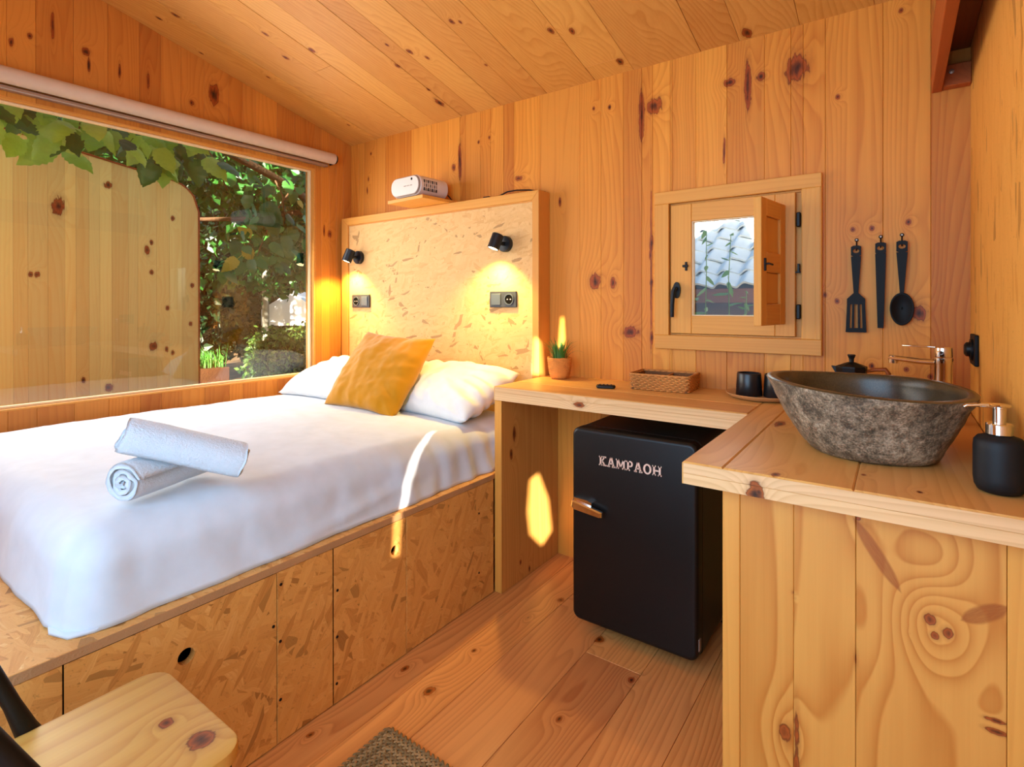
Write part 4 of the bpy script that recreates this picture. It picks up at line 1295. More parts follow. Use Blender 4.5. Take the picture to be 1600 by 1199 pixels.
# faucet behind the basin
fa = empty('faucet', (3.003, -.275, ZT + .0005), rz=math.radians(158), label='tall chrome mixer tap behind the stone basin', cat='faucet')
bm = bmesh.new()
add_lathe(bm, [(0, 0), (.026, 0), (.026, .006), (.0215, .008), (.0215, .168), (.0225, .170), (.0225, .186), (0, .186)], 32)
bobj('column', bm, M['chrome'], fa, smooth=True, angle=.6)
bm = bmesh.new()
add_tube(bm, [(.0, 0, .172), (.055, 0, .171), (.105, 0, .174), (.135, 0, .176)], [.0155, .014, .013, .014], 16, flat=.62)
bobj('spout', bm, M['chrome'], fa, smooth=True, angle=.8)
bm = bmesh.new()
add_lathe(bm, [(0, .160), (.0125, .160), (.0125, .182), (.0, .184)], 20, Matrix.Translation((.126, 0, 0)))
bobj('aerator', bm, M['chrome'], fa, smooth=True, angle=.6)
lv = empty('lever', parent=fa)
bm = bmesh.new()
add_lathe(bm, [(0, .188), (.021, .188), (.0215, .190), (.0205, .214), (.018, .217), (0, .218)], 28)
bobj('cap', bm, M['chrome'], lv, smooth=True, angle=.6)
bm = bmesh.new()
add_box(bm, .0, .100, -.010, .010, .213, .218, .002, 2)
bobj('blade', bm, M['chrome'], lv, smooth=True, angle=.8)

# soap dispenser
so = empty('soap_dispenser', (3.0468, -.948, ZT + .0005), label='matt black soap bottle with a chrome pump by the right wall', cat='soap dispenser')
bm = bmesh.new()
add_lathe(bm, [(0, 0), (.024, 0), (.031, .003), (.0355, .012), (.0370, .026), (.0370, .080), (.0360, .092), (.031, .099), (.022, .102), (.019, .104), (0, .104)], 40, None, 1.0, 1.0)
bobj('bottle', bm, M['soap'], so, smooth=True, angle=.9)
bm = bmesh.new()
add_lathe(bm, [(0, .105), (.0195, .105), (.0195, .122), (.018, .124), (0, .124)], 28)
bobj('collar', bm, M['chrome'], so, smooth=True, angle=.6)
pm = empty('pump', parent=so)
bm = bmesh.new()
add_lathe(bm, [(0, .123), (.0095, .123), (.0095, .150), (.0105, .151), (.0105, .155), (0, .155)], 20)
bobj('stem', bm, M['chrome'], pm, smooth=True, angle=.6)
bm = bmesh.new()
add_lathe(bm, [(0, .1545), (.016, .1545), (.017, .156), (.016, .158), (0, .158)], 24)
add_tube(bm, [(0, 0, .1555), (-.025, -.004, .1555), (-.046, -.008, .153), (-.050, -.0085, .150)], [.005, .0042, .0034, .003], 10)
bobj('nozzle', bm, M['chrome'], pm, smooth=True, angle=.8)

# ---------------------------------------------------------------- moka pot behind the basin
mk = empty('moka_pot', (2.772, -.135, ZT + .0005), rz=math.radians(-8), label='black stovetop coffee pot with wooden handle, half hidden by the basin', cat='coffee pot')
def add_oct(bm, prof): add_lathe(bm, prof, 8, Matrix.Rotation(PI / 8, 4, 'Z'))
bm = bmesh.new(); add_oct(bm, [(0, 0), (.046, 0), (.040, .052), (.036, .058), (0, .058)]); bobj('boiler', bm, M['blackmetal'], mk)
bm = bmesh.new(); add_oct(bm, [(0, .0585), (.036, .0585), (.046, .128), (.045, .130), (0, .130)])
add_prism(bm, [(-.040, .100), (-.058, .132), (-.040, .130)], -.008, .008, yf)
bobj('jug', bm, M['blackmetal'], mk)
bm = bmesh.new(); add_oct(bm, [(0, .1305), (.046, .1305), (.045, .134), (.012, .147), (0, .147)]); bobj('lid', bm, M['blackmetal'], mk)
bm = bmesh.new(); add_lathe(bm, [(0, .1475), (.007, .1475), (.0075, .158), (.012, .170), (.011, .173), (0, .173)], 8); bobj('knob', bm, M['blackplastic'], mk)
bm = bmesh.new(); add_tube(bm, [(.044, 0, .120), (.066, 0, .127), (.094, 0, .130), (.102, 0, .118), (.096, 0, .075)], [.006, .008, .009, .009, .006], 10, flat=.8)
bobj('handle', bm, M['handlewood'], mk, smooth=True)

# ---------------------------------------------------------------- tray with cups
TX, TY = 2.497, -.130
tr = empty('tray', (TX, TY, ZT + .0005), label='round pale wooden plate under the two black cups', cat='plate')
bm = bmesh.new()
add_lathe(bm, [(0, 0), (.092, 0), (.110, .006), (.123, .0165), (.1245, .0185), (.122, .0195), (.109, .0115), (.098, .006), (0, .006)], 56)
bobj('plate', bm, M['tray'], tr, smooth=True, angle=.9)
cup = empty('cup', (2.452, -.128, ZT + .007), label='black ceramic cup on the plate, the one further from the basin', cat='cup', group='black cups on the plate')
bm = bmesh.new()
add_lathe(bm, [(0, 0), (.044, 0), (.046, .003), (.0415, .078), (.040, .081), (.037, .080), (.040, .010), (0, .008)], 40)
bobj('cup_body', bm, M['ceramic'], cup, smooth=True, angle=.8)
bm = bmesh.new()
add_lathe(bm, [(.0405, .0808), (.039, .0825), (.0372, .0808)], 40)
bobj('rim', bm, plain('unglazed_rim', (70, 52, 42), .7), cup, smooth=True)
c2 = copy_tree(cup); c2.location = (2.545, -.122, ZT + .007)
c2['label'] = 'black ceramic cup on the plate, half behind the stone basin'

# ---------------------------------------------------------------- wicker basket with a divider
bk = empty('basket', (2.130, -.118, ZT + .0005), rz=math.radians(3), label='low rectangular wicker basket with a divider on the desk', cat='basket')
def strand_loop(wx, wy, r, z, ph, amp, rad, n=120, flat=1.0, flare=0.0):
    pts = []
    poly = rrect(-wx / 2, wx / 2, -wy / 2, wy / 2, r, 5)
    L = [0]
    for i in range(len(poly)):
        L.append(L[-1] + (Vector(poly[(i + 1) % len(poly)]) - Vector(poly[i])).length)
    V, F = [], []
    m = 6
    for k in range(n):
        s = L[-1] * k / n
        i = max(j for j in range(len(poly)) if L[j] <= s + 1e-9)
        f_ = (s - L[i]) / max(1e-9, L[i + 1] - L[i])
        p = Vector(poly[i]).lerp(Vector(poly[(i + 1) % len(poly)]), f_)
        d = (Vector(poly[(i + 1) % len(poly)]) - Vector(poly[i])).normalized()
        nn = Vector((d.y, -d.x))
        off = amp * math.sin(2 * PI * s / .026 + ph)
        for q in range(m):
            a = 2 * PI * q / m
            o_ = nn * (off + rad * math.cos(a))
            V.append((p.x + o_.x, p.y + o_.y, z + rad * flat * math.sin(a)))
    for k in range(n):
        for q in range(m):
            F.append((k * m + q, k * m + (q + 1) % m, ((k + 1) % n) * m + (q + 1) % m, ((k + 1) % n) * m + q))
    return V, F
V, F = [], []
BWX, BWY, BH = .232, .165, .062
for i in range(9):
    t = i / 8
    v, f = strand_loop(BWX * (.96 + .04 * t), BWY * (.95 + .05 * t), .014, .004 + t * (BH - .008), PI * (i % 2), .0042, .0038)
    F += [tuple(a + len(V) for a in q) for q in f]; V += v
wv = mobj('woven_side', V, F, M['wicker'], bk, True); wv['kind'] = 'stuff'
V, F = strand_loop(BWX + .004, BWY + .004, .016, BH, 0, .0008, .0045, flat=.8)
mobj('rim', V, F, M['wicker'], bk, True)
bm = bmesh.new(); add_box(bm, -BWX * .475, BWX * .475, -BWY * .47, BWY * .47, .001, .005); bobj('base', bm, M['wickerd'], bk)
bm = bmesh.new()
add_box(bm, -BWX * .47, -BWX * .46, -BWY * .46, BWY * .46, .005, BH - .004); add_box(bm, BWX * .46, BWX * .47, -BWY * .46, BWY * .46, .005, BH - .004)
add_box(bm, -BWX * .46, BWX * .46, BWY * .455, BWY * .465, .005, BH - .004); add_box(bm, -BWX * .46, BWX * .46, -BWY * .465, -BWY * .455, .005, BH - .004)
bobj('lining', bm, M['wickerd'], bk)
bm = bmesh.new()
for i in range(7):
    z = .008 + i * .0075
    add_tube(bm, [(.012 + .0016 * (-1) ** (i + j), -BWY * .455 + BWY * .91 * j / 10, z) for j in range(11)], .003, 6)
bobj('divider', bm, M['wicker'], bk, smooth=True)

# remote control
rm = empty('remote_control', (1.932, -.245, ZT + .0005), rz=math.radians(20), label='small black remote control lying on the desk', cat='remote')
bobj('case', soft_prism(stadium(.078, .030, .013, 6), .0, .014, .004, lambda u, v, d: (u, v - .017, d)), M['blackplastic'], rm, smooth=True, angle=.6)
for i in range(4):
    for j in range(2):
        bm = bmesh.new(); add_lathe(bm, [(0, .0160), (.003, .0158), (.0035, .0138)], 8, Matrix.Translation((-.024 + i * .015, -.005 + j * .010, 0)))
        bobj('button', bm, M['anthracite'], rm)

# ---------------------------------------------------------------- potted plant
pp = empty('potted_plant', (1.628, -.098, ZT + .0005), label='small green grassy plant in a woven bark pot beside the headboard', cat='plant')
def pot():
    n, m, V, F = 48, 26, [], []
    for j in range(m + 1):
        t = j / m
        z = .090 * t
        r = .038 + .014 * t ** .7 - .006 * max(0, .12 - t) / .12
        for k in range(n):
            a = 2 * PI * k / n
            wv_ = .0016 * math.sin(10 * a + (j % 2) * PI) * (1 if 1 < j < m - 1 else .2) + .0014 * math.sin(j * 2.1 + a * 2) + .002 * fbm((a, z * 20, 0), 2.5, 2)
            V.append(((r + wv_) * math.cos(a), (r + wv_) * math.sin(a), z + (.002 * math.sin(6 * a) if j == m else 0)))
    for j in range(m):
        for k in range(n):
            F.append((j * n + k, j * n + (k + 1) % n, (j + 1) * n + (k + 1) % n, (j + 1) * n + k))
    b0 = len(V)
    for k in range(n): V.append((.044 * math.cos(2 * PI * k / n), .044 * math.sin(2 * PI * k / n), .089))
    for k in range(n): V.append((.042 * math.cos(2 * PI * k / n), .042 * math.sin(2 * PI * k / n), .079))
    for k in range(n):
        k2 = (k + 1) % n
        F.append((m * n + k, m * n + k2, b0 + k2, b0 + k)); F.append((b0 + k, b0 + k2, b0 + n + k2, b0 + n + k))
    F.append(tuple(range(n))[::-1])
    return V, F
V, F = pot(); mobj('pot', V, F, M['bark'], pp, True); pp.scale = (1.1, 1.1, 1.08)
bm = bmesh.new(); add_lathe(bm, [(0, .083), (.0435, .080)], 24); bobj('soil', bm, M['soil'], pp)
rp = random.Random(11)
V, F = [], []
def blade(ang, tilt, L, wd, base):
    b0 = len(V)
    d = Vector((math.cos(ang), math.sin(ang), 0)); sd = Vector((-d.y, d.x, 0))
    for s in range(6):
        t = s / 5
        th_ = tilt * t
        p = Vector(base) + d * (L * math.sin(th_) * t) + Vector((0, 0, L * t * math.cos(th_)))
        ww = wd * (1 - t) ** .7 * (1 if s else .7)
        V.extend([p - sd * ww, p + d * ww * .4, p + sd * ww])
    for s in range(5):
        for q in range(2):
            a = b0 + s * 3 + q
            F.append((a, a + 1, a + 4, a + 3))
for i in range(70):
    a = rp.uniform(0, 2 * PI); r = .030 * math.sqrt(rp.random())
    blade(a, rp.uniform(.1, .75), rp.uniform(.060, .105), rp.uniform(.0024, .0040), (r * math.cos(a), r * math.sin(a), .080))
tf = mobj('grass_tuft', V, F, M['blade'], pp, True); tf['kind'] = 'stuff'
for a, tl, L in ((2.9, 1.15, .085), (3.5, 1.2, .075), (.1, 1.2, .095), (.5, 1.1, .085), (5.6, 1.0, .08), (2.4, 1.0, .08)):
    V, F = [], []
    blade(a, tl, L, .0028, (.03 * math.cos(a), .03 * math.sin(a), .076))
    mobj('blade', V, F, M['blade'], pp, True)

# ---------------------------------------------------------------- utensils on hooks
def hook(x, z, label):
    t = empty('wall_hook', (x, -.0012, z), label=label, cat='hook', group='small hooks for the kitchen tools')
    bm = bmesh.new(); add_lathe(bm, [(0, 0), (.006, 0), (.006, .003), (.004, .0045), (0, .0045)], 14, orient((0, -1, 0), (0, 0, .026)))
    bobj('screw_plate', bm, M['blackmetal'], t)
    bm = bmesh.new(); add_lathe(bm, [(0, .0062), (.0028, .0060), (.0034, .0044)], 10, orient((0, -1, 0), (0, 0, .026)))
    bobj('screw', bm, M['alu'], t)
    bm = bmesh.new(); add_tube(bm, [(0, -.003, .026), (0, -.004, .005), (0, -.008, -.010), (0, -.018, -.012), (0, -.022, -.004)], .0022, 8)
    bobj('hook_wire', bm, M['blackmetal'], t, smooth=True)
    return t
UX = (2.779, 2.849, 2.908); UZ = (1.402, 1.408, 1.410)
hook(UX[0], UZ[0], 'small black hook holding the slotted spatula')
hook(UX[1], UZ[1], 'small black hook holding the plain straight utensil')
hook(UX[2], UZ[2], 'small black hook holding the spoon')
def ring_handle(bm, w0, w1, z0, z1, y0, y1, x=0):
    """flat tapering handle with an eye at its top, z1 the top"""
    n = 16
    r = w0 * .40
    zc_ = z1 - w0 * .62
    hw = w0 / 2
    outer = []
    circ = []
    for k in range(n):
        a = 2 * PI * k / n
        circ.append((x + r * .8 * math.cos(a), zc_ + r * .62 * math.sin(a)))
        c, s = math.cos(a), math.sin(a)
        t = min(hw / abs(c) if abs(c) > 1e-6 else 9, (z1 - zc_) / abs(s) if abs(s) > 1e-6 else 9)
        outer.append((x + c * t, zc_ + s * t))
    vs = {}
    for d in (y0, y1):
        vs[d] = ([bm.verts.new((u, d, v)) for u, v in circ], [bm.verts.new((u, d, v)) for u, v in outer])
    for k in range(n):
        k2 = (k + 1) % n
        (i0, o0), (i1, o1) = vs[y0], vs[y1]
        bm.faces.new((i0[k], o0[k], o0[k2], i0[k2])); bm.faces.new((i1[k], i1[k2], o1[k2], o1[k]))
        bm.faces.new((i0[k], i0[k2], i1[k2], i1[k])); bm.faces.new((o0[k], o1[k], o1[k2], o0[k2]))
    zl = zc_ - (z1 - zc_)
    add_prism(bm, [(x - hw, zl), (x + hw, zl), (x + w1 / 2, z0), (x - w1 / 2, z0)][::-1], y0, y1, lambda u, v, d: (u, d, v))
sp = empty('spatula', (UX[0] - .001, -.016, UZ[0] + .005), label='black slotted spatula hanging nearest the small window', cat='kitchen utensil', group='black kitchen tools on the wall')
bm = bmesh.new(); ring_handle(bm, .030, .014, -.165, 0, -.004, .004); bobj('handle', bm, M['black'], sp)
bm = bmesh.new()
pl = lambda u, v, d: (u, d, v)
add_prism(bm, [(-.007, -.165), (.007, -.165), (.027, -.186), (.027, -.205), (-.027, -.205), (-.027, -.186)], -.003, .003, pl)
for a, b in ((-.030, -.019), (-.0125, -.0055), (.0055, .0125), (.019, .030)):
    add_prism(bm, [(a * .9, -.205), (b * .9, -.205), (b, -.288), (a, -.288)], -.003, .003, pl)
add_prism(bm, [(-.030, -.288), (.030, -.288), (.031, -.302), (.026, -.303), (-.026, -.303), (-.031, -.302)], -.003, .003, pl)
bobj('blade', bm, M['black'], sp)
ut = empty('kitchen_tongs', (UX[1], -.016, UZ[1] + .005), label='plain straight black utensil hanging between spatula and spoon', cat='kitchen utensil', group='black kitchen tools on the wall')
bm = bmesh.new(); ring_handle(bm, .031, .017, -.292, 0, -.007, -.001); bobj('front_arm', bm, M['black'], ut)
bm = bmesh.new(); add_prism(bm, [(-.014, -.035), (.014, -.035), (.0085, -.285), (-.0085, -.285)], .002, .007, pl); add_box(bm, -.008, .008, -.002, .003, -.070, -.050); bobj('rear_arm', bm, M['black'], ut)
spn = empty('serving_spoon', (UX[2], -.020, UZ[2] + .005), label='black serving spoon hanging nearest the tap', cat='kitchen utensil', group='black kitchen tools on the wall')
bm = bmesh.new(); ring_handle(bm, .031, .011, -.178, 0, -.004, .004); bobj('handle', bm, M['black'], spn)
V, F = [], []
n, m = 36, 8
for j in range(m + 1):
    t = j / m
    for k in range(n):
        a = 2 * PI * k / n
        c, s = math.cos(a), math.sin(a)
        rz = .058 if s < 0 else .052
        px_ = .0335 * c * t
        pz_ = -.226 + rz * s * t * (1.0 if s < 0 else 1 + .0 * s)
        V.append((px_, .012 * (1 - t * t) - .003, pz_))
for j in range(m):
    for k in range(n):
        F.append((j * n + k, j * n + (k + 1) % n, (j + 1) * n + (k + 1) % n, (j + 1) * n + k))
o = mobj('bowl', V, F, M['black'], spn, True)
md = o.modifiers.new('thickness', 'SOLIDIFY'); md.thickness = .002

# outlet on the right wall
ro = empty('wall_outlet', (W, -.172, 1.068), label='black outlet plate on the right wall above the tap', cat='socket')
box('plate', -.010, 0, -.062, .062, -.045, .045, M['black'], ro, .003, 2)
bm = bmesh.new(); add_lathe(bm, [(0, -.006), (.030, -.006), (.032, .0), (.032, .006), (.026, .006), (.025, -.004)], 28, orient((-1, 0, 0), (-.010, -.005, 0)))
bobj('socket_ring', bm, M['blackplastic'], ro, smooth=True, angle=.5)
bm = bmesh.new(); add_lathe(bm, [(0, .018), (.014, .018), (.021, .013), (.022, .0)], 24, orient((-1, 0, 0), (-.010, .012, 0)))
bobj('cover_flap', bm, M['blackplastic'], ro, smooth=True, angle=.5)

# ---------------------------------------------------------------- chair
ch = empty('chair', (0, 0, 0), label='chair with pale pine seat and black steel frame at the foot of the bed', cat='chair')
sx0, sx1, sy0, sy1, sz = 1.668, 2.005, -2.115, -1.768, .460
def round_rect2(x0, x1, y0, y1, rs, n=7):
    out = []
    for (cx2, cy2, a0, r) in ((x1, y1, 0, rs[0]), (x0, y1, 90, rs[1]), (x0, y0, 180, rs[2]), (x1, y0, 270, rs[3])):
        ox = cx2 - r if a0 in (0, 270) else cx2 + r
        oy = cy2 - r if a0 in (0, 90) else cy2 + r
        for k in range(n + 1):
            a = math.radians(a0 + 90 * k / n)
            out.append((ox + r * math.cos(a), oy + r * math.sin(a)))
    return out
bobj('seat', pillow_prism(round_rect2(sx0, sx1, sy0, sy1, (.045, .045, .012, .012)), sz - .022, sz, [(0, sz - .005), (.0015, sz - .0015), (.005, sz)], lambda u, v, d: (u, v, d)), M['seat'], ch, smooth=True, angle=.5)
for (x, y, ox, oy) in ((sx0 + .035, sy1 - .035, -.03, .02), (sx1 - .03, sy1 - .03, .03, .02), (sx0 + .035, sy0 + .05, -.03, -.03), (sx1 - .035, sy0 + .05, .03, -.03)):
    bm = bmesh.new(); add_tube(bm, [(x, y, sz - .0225), (x + ox, y + oy, .0138 if x + ox > 1.72 else .001)], [.014, .011], 14)
    bobj('leg', bm, M['blackmetal'], ch, smooth=True, angle=.8)
for x in (sx0 - .012, sx1 + .012):
    bm = bmesh.new()
    k = .36 if x < 1.8 else .50
    yb = -1.978
    add_tube(bm, [(x, yb + .018, sz - .034), (x, yb, sz - .004), (x, yb - k * .05, sz + .05), (x, yb - k * .18, sz + .18), (x, yb - k * .345, sz + .345)], [.014, .0165, .0125, .012, .012], 14)
    bobj('back_post', bm, M['blackmetal'], ch, smooth=True, angle=.8)
bm = bmesh.new(); add_tube(bm, [(sx0 - .012, -2.100, sz + .34), (1.76, -2.135, sz + .345), (1.91, -2.155, sz + .345), (sx1 + .012, -2.150, sz + .34)], .028, 14, flat=.35)
bobj('top_rail', bm, M['blackmetal'], ch, smooth=True, angle=.8)
bm = bmesh.new(); add_tube(bm, [(sx0 + .03, sy1 - .03, sz - .027), (sx1 - .03, sy1 - .03, sz - .027), (sx1 - .03, sy0 + .05, sz - .027), (sx0 + .03, sy0 + .05, sz - .027), (sx0 + .03, sy1 - .03, sz - .027)], .0045, 8)
bobj('seat_frame', bm, M['blackmetal'], ch)

# ---------------------------------------------------------------- braided rug: squares of braid laid one inside the other
rg = empty('rug', (0, 0, 0), label='brown braided jute rug on the floor, one corner in view', cat='rug')
rx0, ry1, rw, rl = 1.726, -1.212, .62, .95
NB = 20
step = rw / 2 / NB
for i in range(NB):
    x0_, x1_ = rx0 + step * (i + .5), rx0 + rw - step * (i + .5)
    y1_, y0_ = ry1 - step * (i + .5), ry1 - rl + step * (i + .5)
    path = [(x0_, y0_), (x0_, y1_), (x1_, y1_), (x1_, y0_), (x0_, y0_)]
    V, F = [], []
    for (ax_, ay_), (bx2, by2) in zip(path, path[1:]):
        L = math.hypot(bx2 - ax_, by2 - ay_)
        if L < .02: continue
        d = Vector((bx2 - ax_, by2 - ay_, 0)) / L
        s_ = Vector((-d.y, d.x, 0))
        cnt = max(2, int(L / .017))
        for k in range(cnt):
            for side in (-1, 1):
                c = Vector((ax_, ay_, .0065)) + d * (L * (k + (.25 if side < 0 else .75)) / cnt) + s_ * (side * step * .22)
                dd = (d * .72 + s_ * (side * -.55)).normalized()
                ss = Vector((-dd.y, dd.x, 0))
                b0 = len(V)
                hl, hw_, hh = .0125, step * .30, .0058
                ring = [(-1, 0, 0), (-.55, .8, .35), (-.55, 0, 1), (-.55, -.8, .35), (.55, .8, .35), (.55, 0, 1), (.55, -.8, .35), (1, 0, 0)]
                for a, b_, c_ in ring: V.append(c + dd * (hl * a) + ss * (hw_ * b_) + Vector((0, 0, hh * c_)))
                for f in ((0, 2, 1), (0, 3, 2), (1, 2, 5, 4), (2, 3, 6, 5), (7, 4, 5), (7, 5, 6)): F.append(tuple(b0 + q for q in f))
    mobj('braid', V, F, M['jute'] if i % 2 else M['jute2'], rg, True)
box('backing', rx0 + .004, rx0 + rw - .004, ry1 - rl + .004, ry1 - .004, .0006, .006, M['jute2'], rg, 0)

# ---------------------------------------------------------------- outside the picture window
M['ground'] = plain('garden_soil', (128, 100, 70), .95, 0, .1, var=.3, bump=(30, .6, .02))
M['path'] = plain('pale_path', (196, 178, 150), .9, 0, .1, var=.12)
M['leaf_a'] = leafmat('sun_toned_mulberry_leaf', (126, 196, 62), (206, 238, 112), .5, .42)  # lit copy: sunlight is put into this leaf colour
M['leaf_b'] = leafmat('shade_toned_mulberry_leaf', (26, 82, 30), (66, 128, 50), .35, .4)  # darker copy of the same leaf, shade put into its colour
M['leaf_y'] = leafmat('yellowing_leaf', (176, 150, 40), (196, 176, 70), .4, .5)
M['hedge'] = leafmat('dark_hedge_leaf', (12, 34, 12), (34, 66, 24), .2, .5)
M['bush'] = leafmat('bush_leaf', (38, 70, 22), (98, 128, 44), .35, .5)
M['grassm'] = leafmat('grass_blade', (60, 132, 40), (110, 176, 66), .3, .5)
M['corem'] = plain('dark_crown_core', (26, 34, 18), .95, 0, .1, var=.4, bump=(14, 1, .05))
M['trunk'] = plain('bark', (84, 62, 44), .9, 0, .1, var=.35, bump=(40, .8, .01))
M['postm'] = plain('grey_post', (120, 116, 104), .7, 0, .2, var=.1)
M['sheet'] = plain('white_sheet', (240, 242, 246), .6)
M['brickw'] = plain('terracotta_wall', (84, 52, 34), .9, 0, .1, var=.2, bump=(30, .5, .01))
M['tile'] = plain('pale_blue_roof_tile', (196, 208, 212), .7, 0, .25, var=.12, bump=(50, .3, .004))
M['fascia'] = wood('brown_fascia', 'x', lin(128, 88, 58), lin(92, 58, 36), dens=.05)
M['shadewall'] = plain('brown_render', (96, 76, 66), .9, 0, .1, var=.15)
M['rockm'] = plain('garden_boulder', (150, 112, 84), .9, 0, .1, var=.25, bump=(18, .8, .03))

g_ = mobj('ground', [(-16, -8, -.35), (12, -8, -.35), (12, 14, -.35), (-16, 14, -.35)], [(0, 1, 2, 3)], M['ground']); g_['kind'] = 'structure'
mobj('bank', [(-14, -6, .30), (-2.3, -6, .12), (-2.3, 8, .12), (-14, 8, .30), (-2.2, -6, -.35), (-2.2, 8, -.35)], [(0, 1, 2, 3), (1, 4, 5, 2)], M['ground'], g_)
mobj('path', [(-3.1, -.6, .145), (-2.35, -.6, .135), (-2.35, 1.05, .135), (-3.4, .75, .15)], [(0, 1, 2, 3)], M['path'], g_)

# pine board wall of the next cabin, its upper corner rounded
pn = empty('privacy_panel', (0, 0, 0), label='pine board wall with a rounded upper corner outside the picture window', cat='wall panel')
PXX = -1.2
def pan_top(y):
    z = 2.066 - .153 * (y + .594)
    r = .20
    yc = -.406 - r
    if y > yc:
        zt_ = 2.066 - .153 * (yc + .594)
        z = zt_ - r * 1.02 + r * 1.02 * math.sqrt(max(0, 1 - ((y - yc) / r) ** 2))
    return z
rr = random.Random(5)
py = [-.406]
while py[-1] > -2.6: py.append(py[-1] - rr.choice((.055, .065, .08, .09, .11)))
for y1, y0 in zip(py, py[1:]):
    k = 5
    top = [(y1 - .0003 + (y0 - y1 + .0006) * i / k, pan_top(y1 - .0003 + (y0 - y1 + .0006) * i / k)) for i in range(k + 1)]
    zs = rr.uniform(.9, 1.6)
    board('plank', 'x', [(y0 + .0003, -.34), (y1 - .0003, -.34)] + top, PXX - .03, PXX, M['panel'], pn, .001)
bm = bmesh.new()
edge = [(y, pan_top(y)) for y in np.linspace(-2.6, -.4061, 60)] + [(-.406, 1.0), (-.406, -.34)]
V, F = [], []
for i, (y, z) in enumerate(edge):
    a = edge[max(i - 1, 0)]; b = edge[min(i + 1, len(edge) - 1)]
    t = Vector((b[0] - a[0], b[1] - a[1])).normalized(); nn = Vector((-t.y, t.x))
    for d, o_ in ((-.036, .0005), (.004, .0005), (.004, .010), (-.036, .010)):
        V.append((PXX + d, y + nn.x * o_, z + nn.y * o_))
for i in range(len(edge) - 1):
    for q in range(4): F.append((i * 4 + q, i * 4 + (q + 1) % 4, i * 4 + 4 + (q + 1) % 4, i * 4 + 4 + q))
mobj('edge_trim', V, F, M['beam'], pn)

# leaf shapes: heart-shaped, toothed, folded along the midrib
def leaf_mesh(name, L, Wd, droop, fold, mat, n=13):
    V, F = [], []
    for i in range(n + 1):
        t = i / n
        wdt = Wd * (math.sin(PI * min(1, t * 1.02 + .0) ** .62) ** .85) * (1 + .07 * (-1) ** i) if 0 < i < n else 0
        y = L * t
        z = -droop * L * t * t
        back = -.10 * L * (1 - t) * (1 if i == 1 else 0)
        V += [(-wdt, y + back, z - fold * wdt * (1 if fold > 0 else 1) + .02 * L * math.sin(i)), (0, y, z + .006 * L), (wdt, y + back, z - fold * wdt + .02 * L * math.cos(i * 1.7))]
    for i in range(n):
        for q in (0, 1):
            a = i * 3 + q
            F.append((a, a + 1, a + 4, a + 3))
    st = len(V)
    V += [(-.002, -.35 * L, .10 * L), (.002, -.35 * L, .10 * L), (.0016, 0, .006 * L), (-.0016, 0, .006 * L)]
    F.append((st, st + 1, st + 2, st + 3))
    me = bpy.data.meshes.new(name)
    me.from_pydata(V, [], F); me.update()
    me.polygons.foreach_set('use_smooth', [True] * len(me.polygons))
    me.materials.append(mat)
    return me
variants = {}
for key in ('leaf_a', 'leaf_b', 'leaf_y'):
    variants[key] = [leaf_mesh('leaf', .125, .046, .18, .25, M[key]), leaf_mesh('leaf', .105, .042, .05, -.2, M[key]), leaf_mesh('leaf', .14, .048, .30, .35, M[key]), leaf_mesh('leaf', .09, .036, .1, .1, M[key])]
rl_ = random.Random(21)
def place_leaf(parent, p, key, s=1.0, face=None):
    o = bpy.data.objects.new('leaf', rl_.choice(variants[key]))
    COL.objects.link(o)
    o.parent = parent
    o.location = p
    # tips hang down and outwards
    tip = Vector((rl_.uniform(-.2, .9), rl_.uniform(-.8, .8), rl_.uniform(-1.5, -.25))).normalized()
    nrm_ = Vector((rl_.uniform(.3, 1.2), rl_.uniform(-.6, .5), rl_.uniform(.2, .9)))
    x = tip.cross(nrm_).normalized(); z = x.cross(tip).normalized()
    o.rotation_mode = 'QUATERNION'
    o.rotation_quaternion = Matrix((x, tip, z)).transposed().to_quaternion()
    sc = s * rl_.uniform(1.0, 1.55)
    o.scale = (sc, sc, sc)
    return o
def branch(name, parent, pts, r0, r1, mat):
    bm = bmesh.new()
    n = len(pts)
    add_tube(bm, pts, [r0 + (r1 - r0) * i / (n - 1) for i in range(n)], 8)
    return bobj(name, bm, mat, parent, smooth=True)

mb = empty('mulberry_tree', (0, 0, 0), label='mulberry branches with broad toothed leaves hanging over the picture window', cat='tree')
branch('trunk', mb, [(-2.3, 2.05, .1), (-2.25, 1.95, 1.0), (-2.1, 1.75, 1.9), (-1.9, 1.5, 2.7)], .09, .06, M['trunk'])
main = [(-2.1, 1.75, 1.9), (-1.6, .9, 2.12), (-1.25, .2, 2.25), (-1.0, -.5, 2.36), (-.8, -1.2, 2.42), (-.7, -2.0, 2.40)]
branch('branch', mb, main, .045, .014, M['trunk'])
branch('branch', mb, [(-1.6, .9, 2.12), (-1.9, .3, 1.98), (-2.1, -.4, 1.9)], .028, .014, M['trunk'])
branch('branch', mb, [(-2.1, 1.75, 1.9), (-1.7, 1.5, 1.75), (-1.35, 1.3, 1.72)], .03, .02, M['trunk'])
for (a, b, c) in (((-.8, -1.2, 2.42), (-.6, -1.25, 2.25), (-.48, -1.3, 2.10)), ((-.72, -1.7, 2.41), (-.55, -1.7, 2.3), (-.45, -1.55, 2.16)), ((-1.0, -.5, 2.36), (-.95, -.4, 2.2), (-.9, -.35, 2.0)), ((-1.25, .2, 2.25), (-1.2, .25, 2.1), (-1.25, .3, 1.9)), ((-1.6, .9, 2.12), (-1.55, .8, 1.9), (-1.6, .75, 1.6)), ((-1.3, .4, 2.2), (-1.45, .3, 1.95), (-1.5, .2, 1.62))):
    branch('twig', mb, (a, b, c), .008, .004, M['trunk'])
cnt = 0
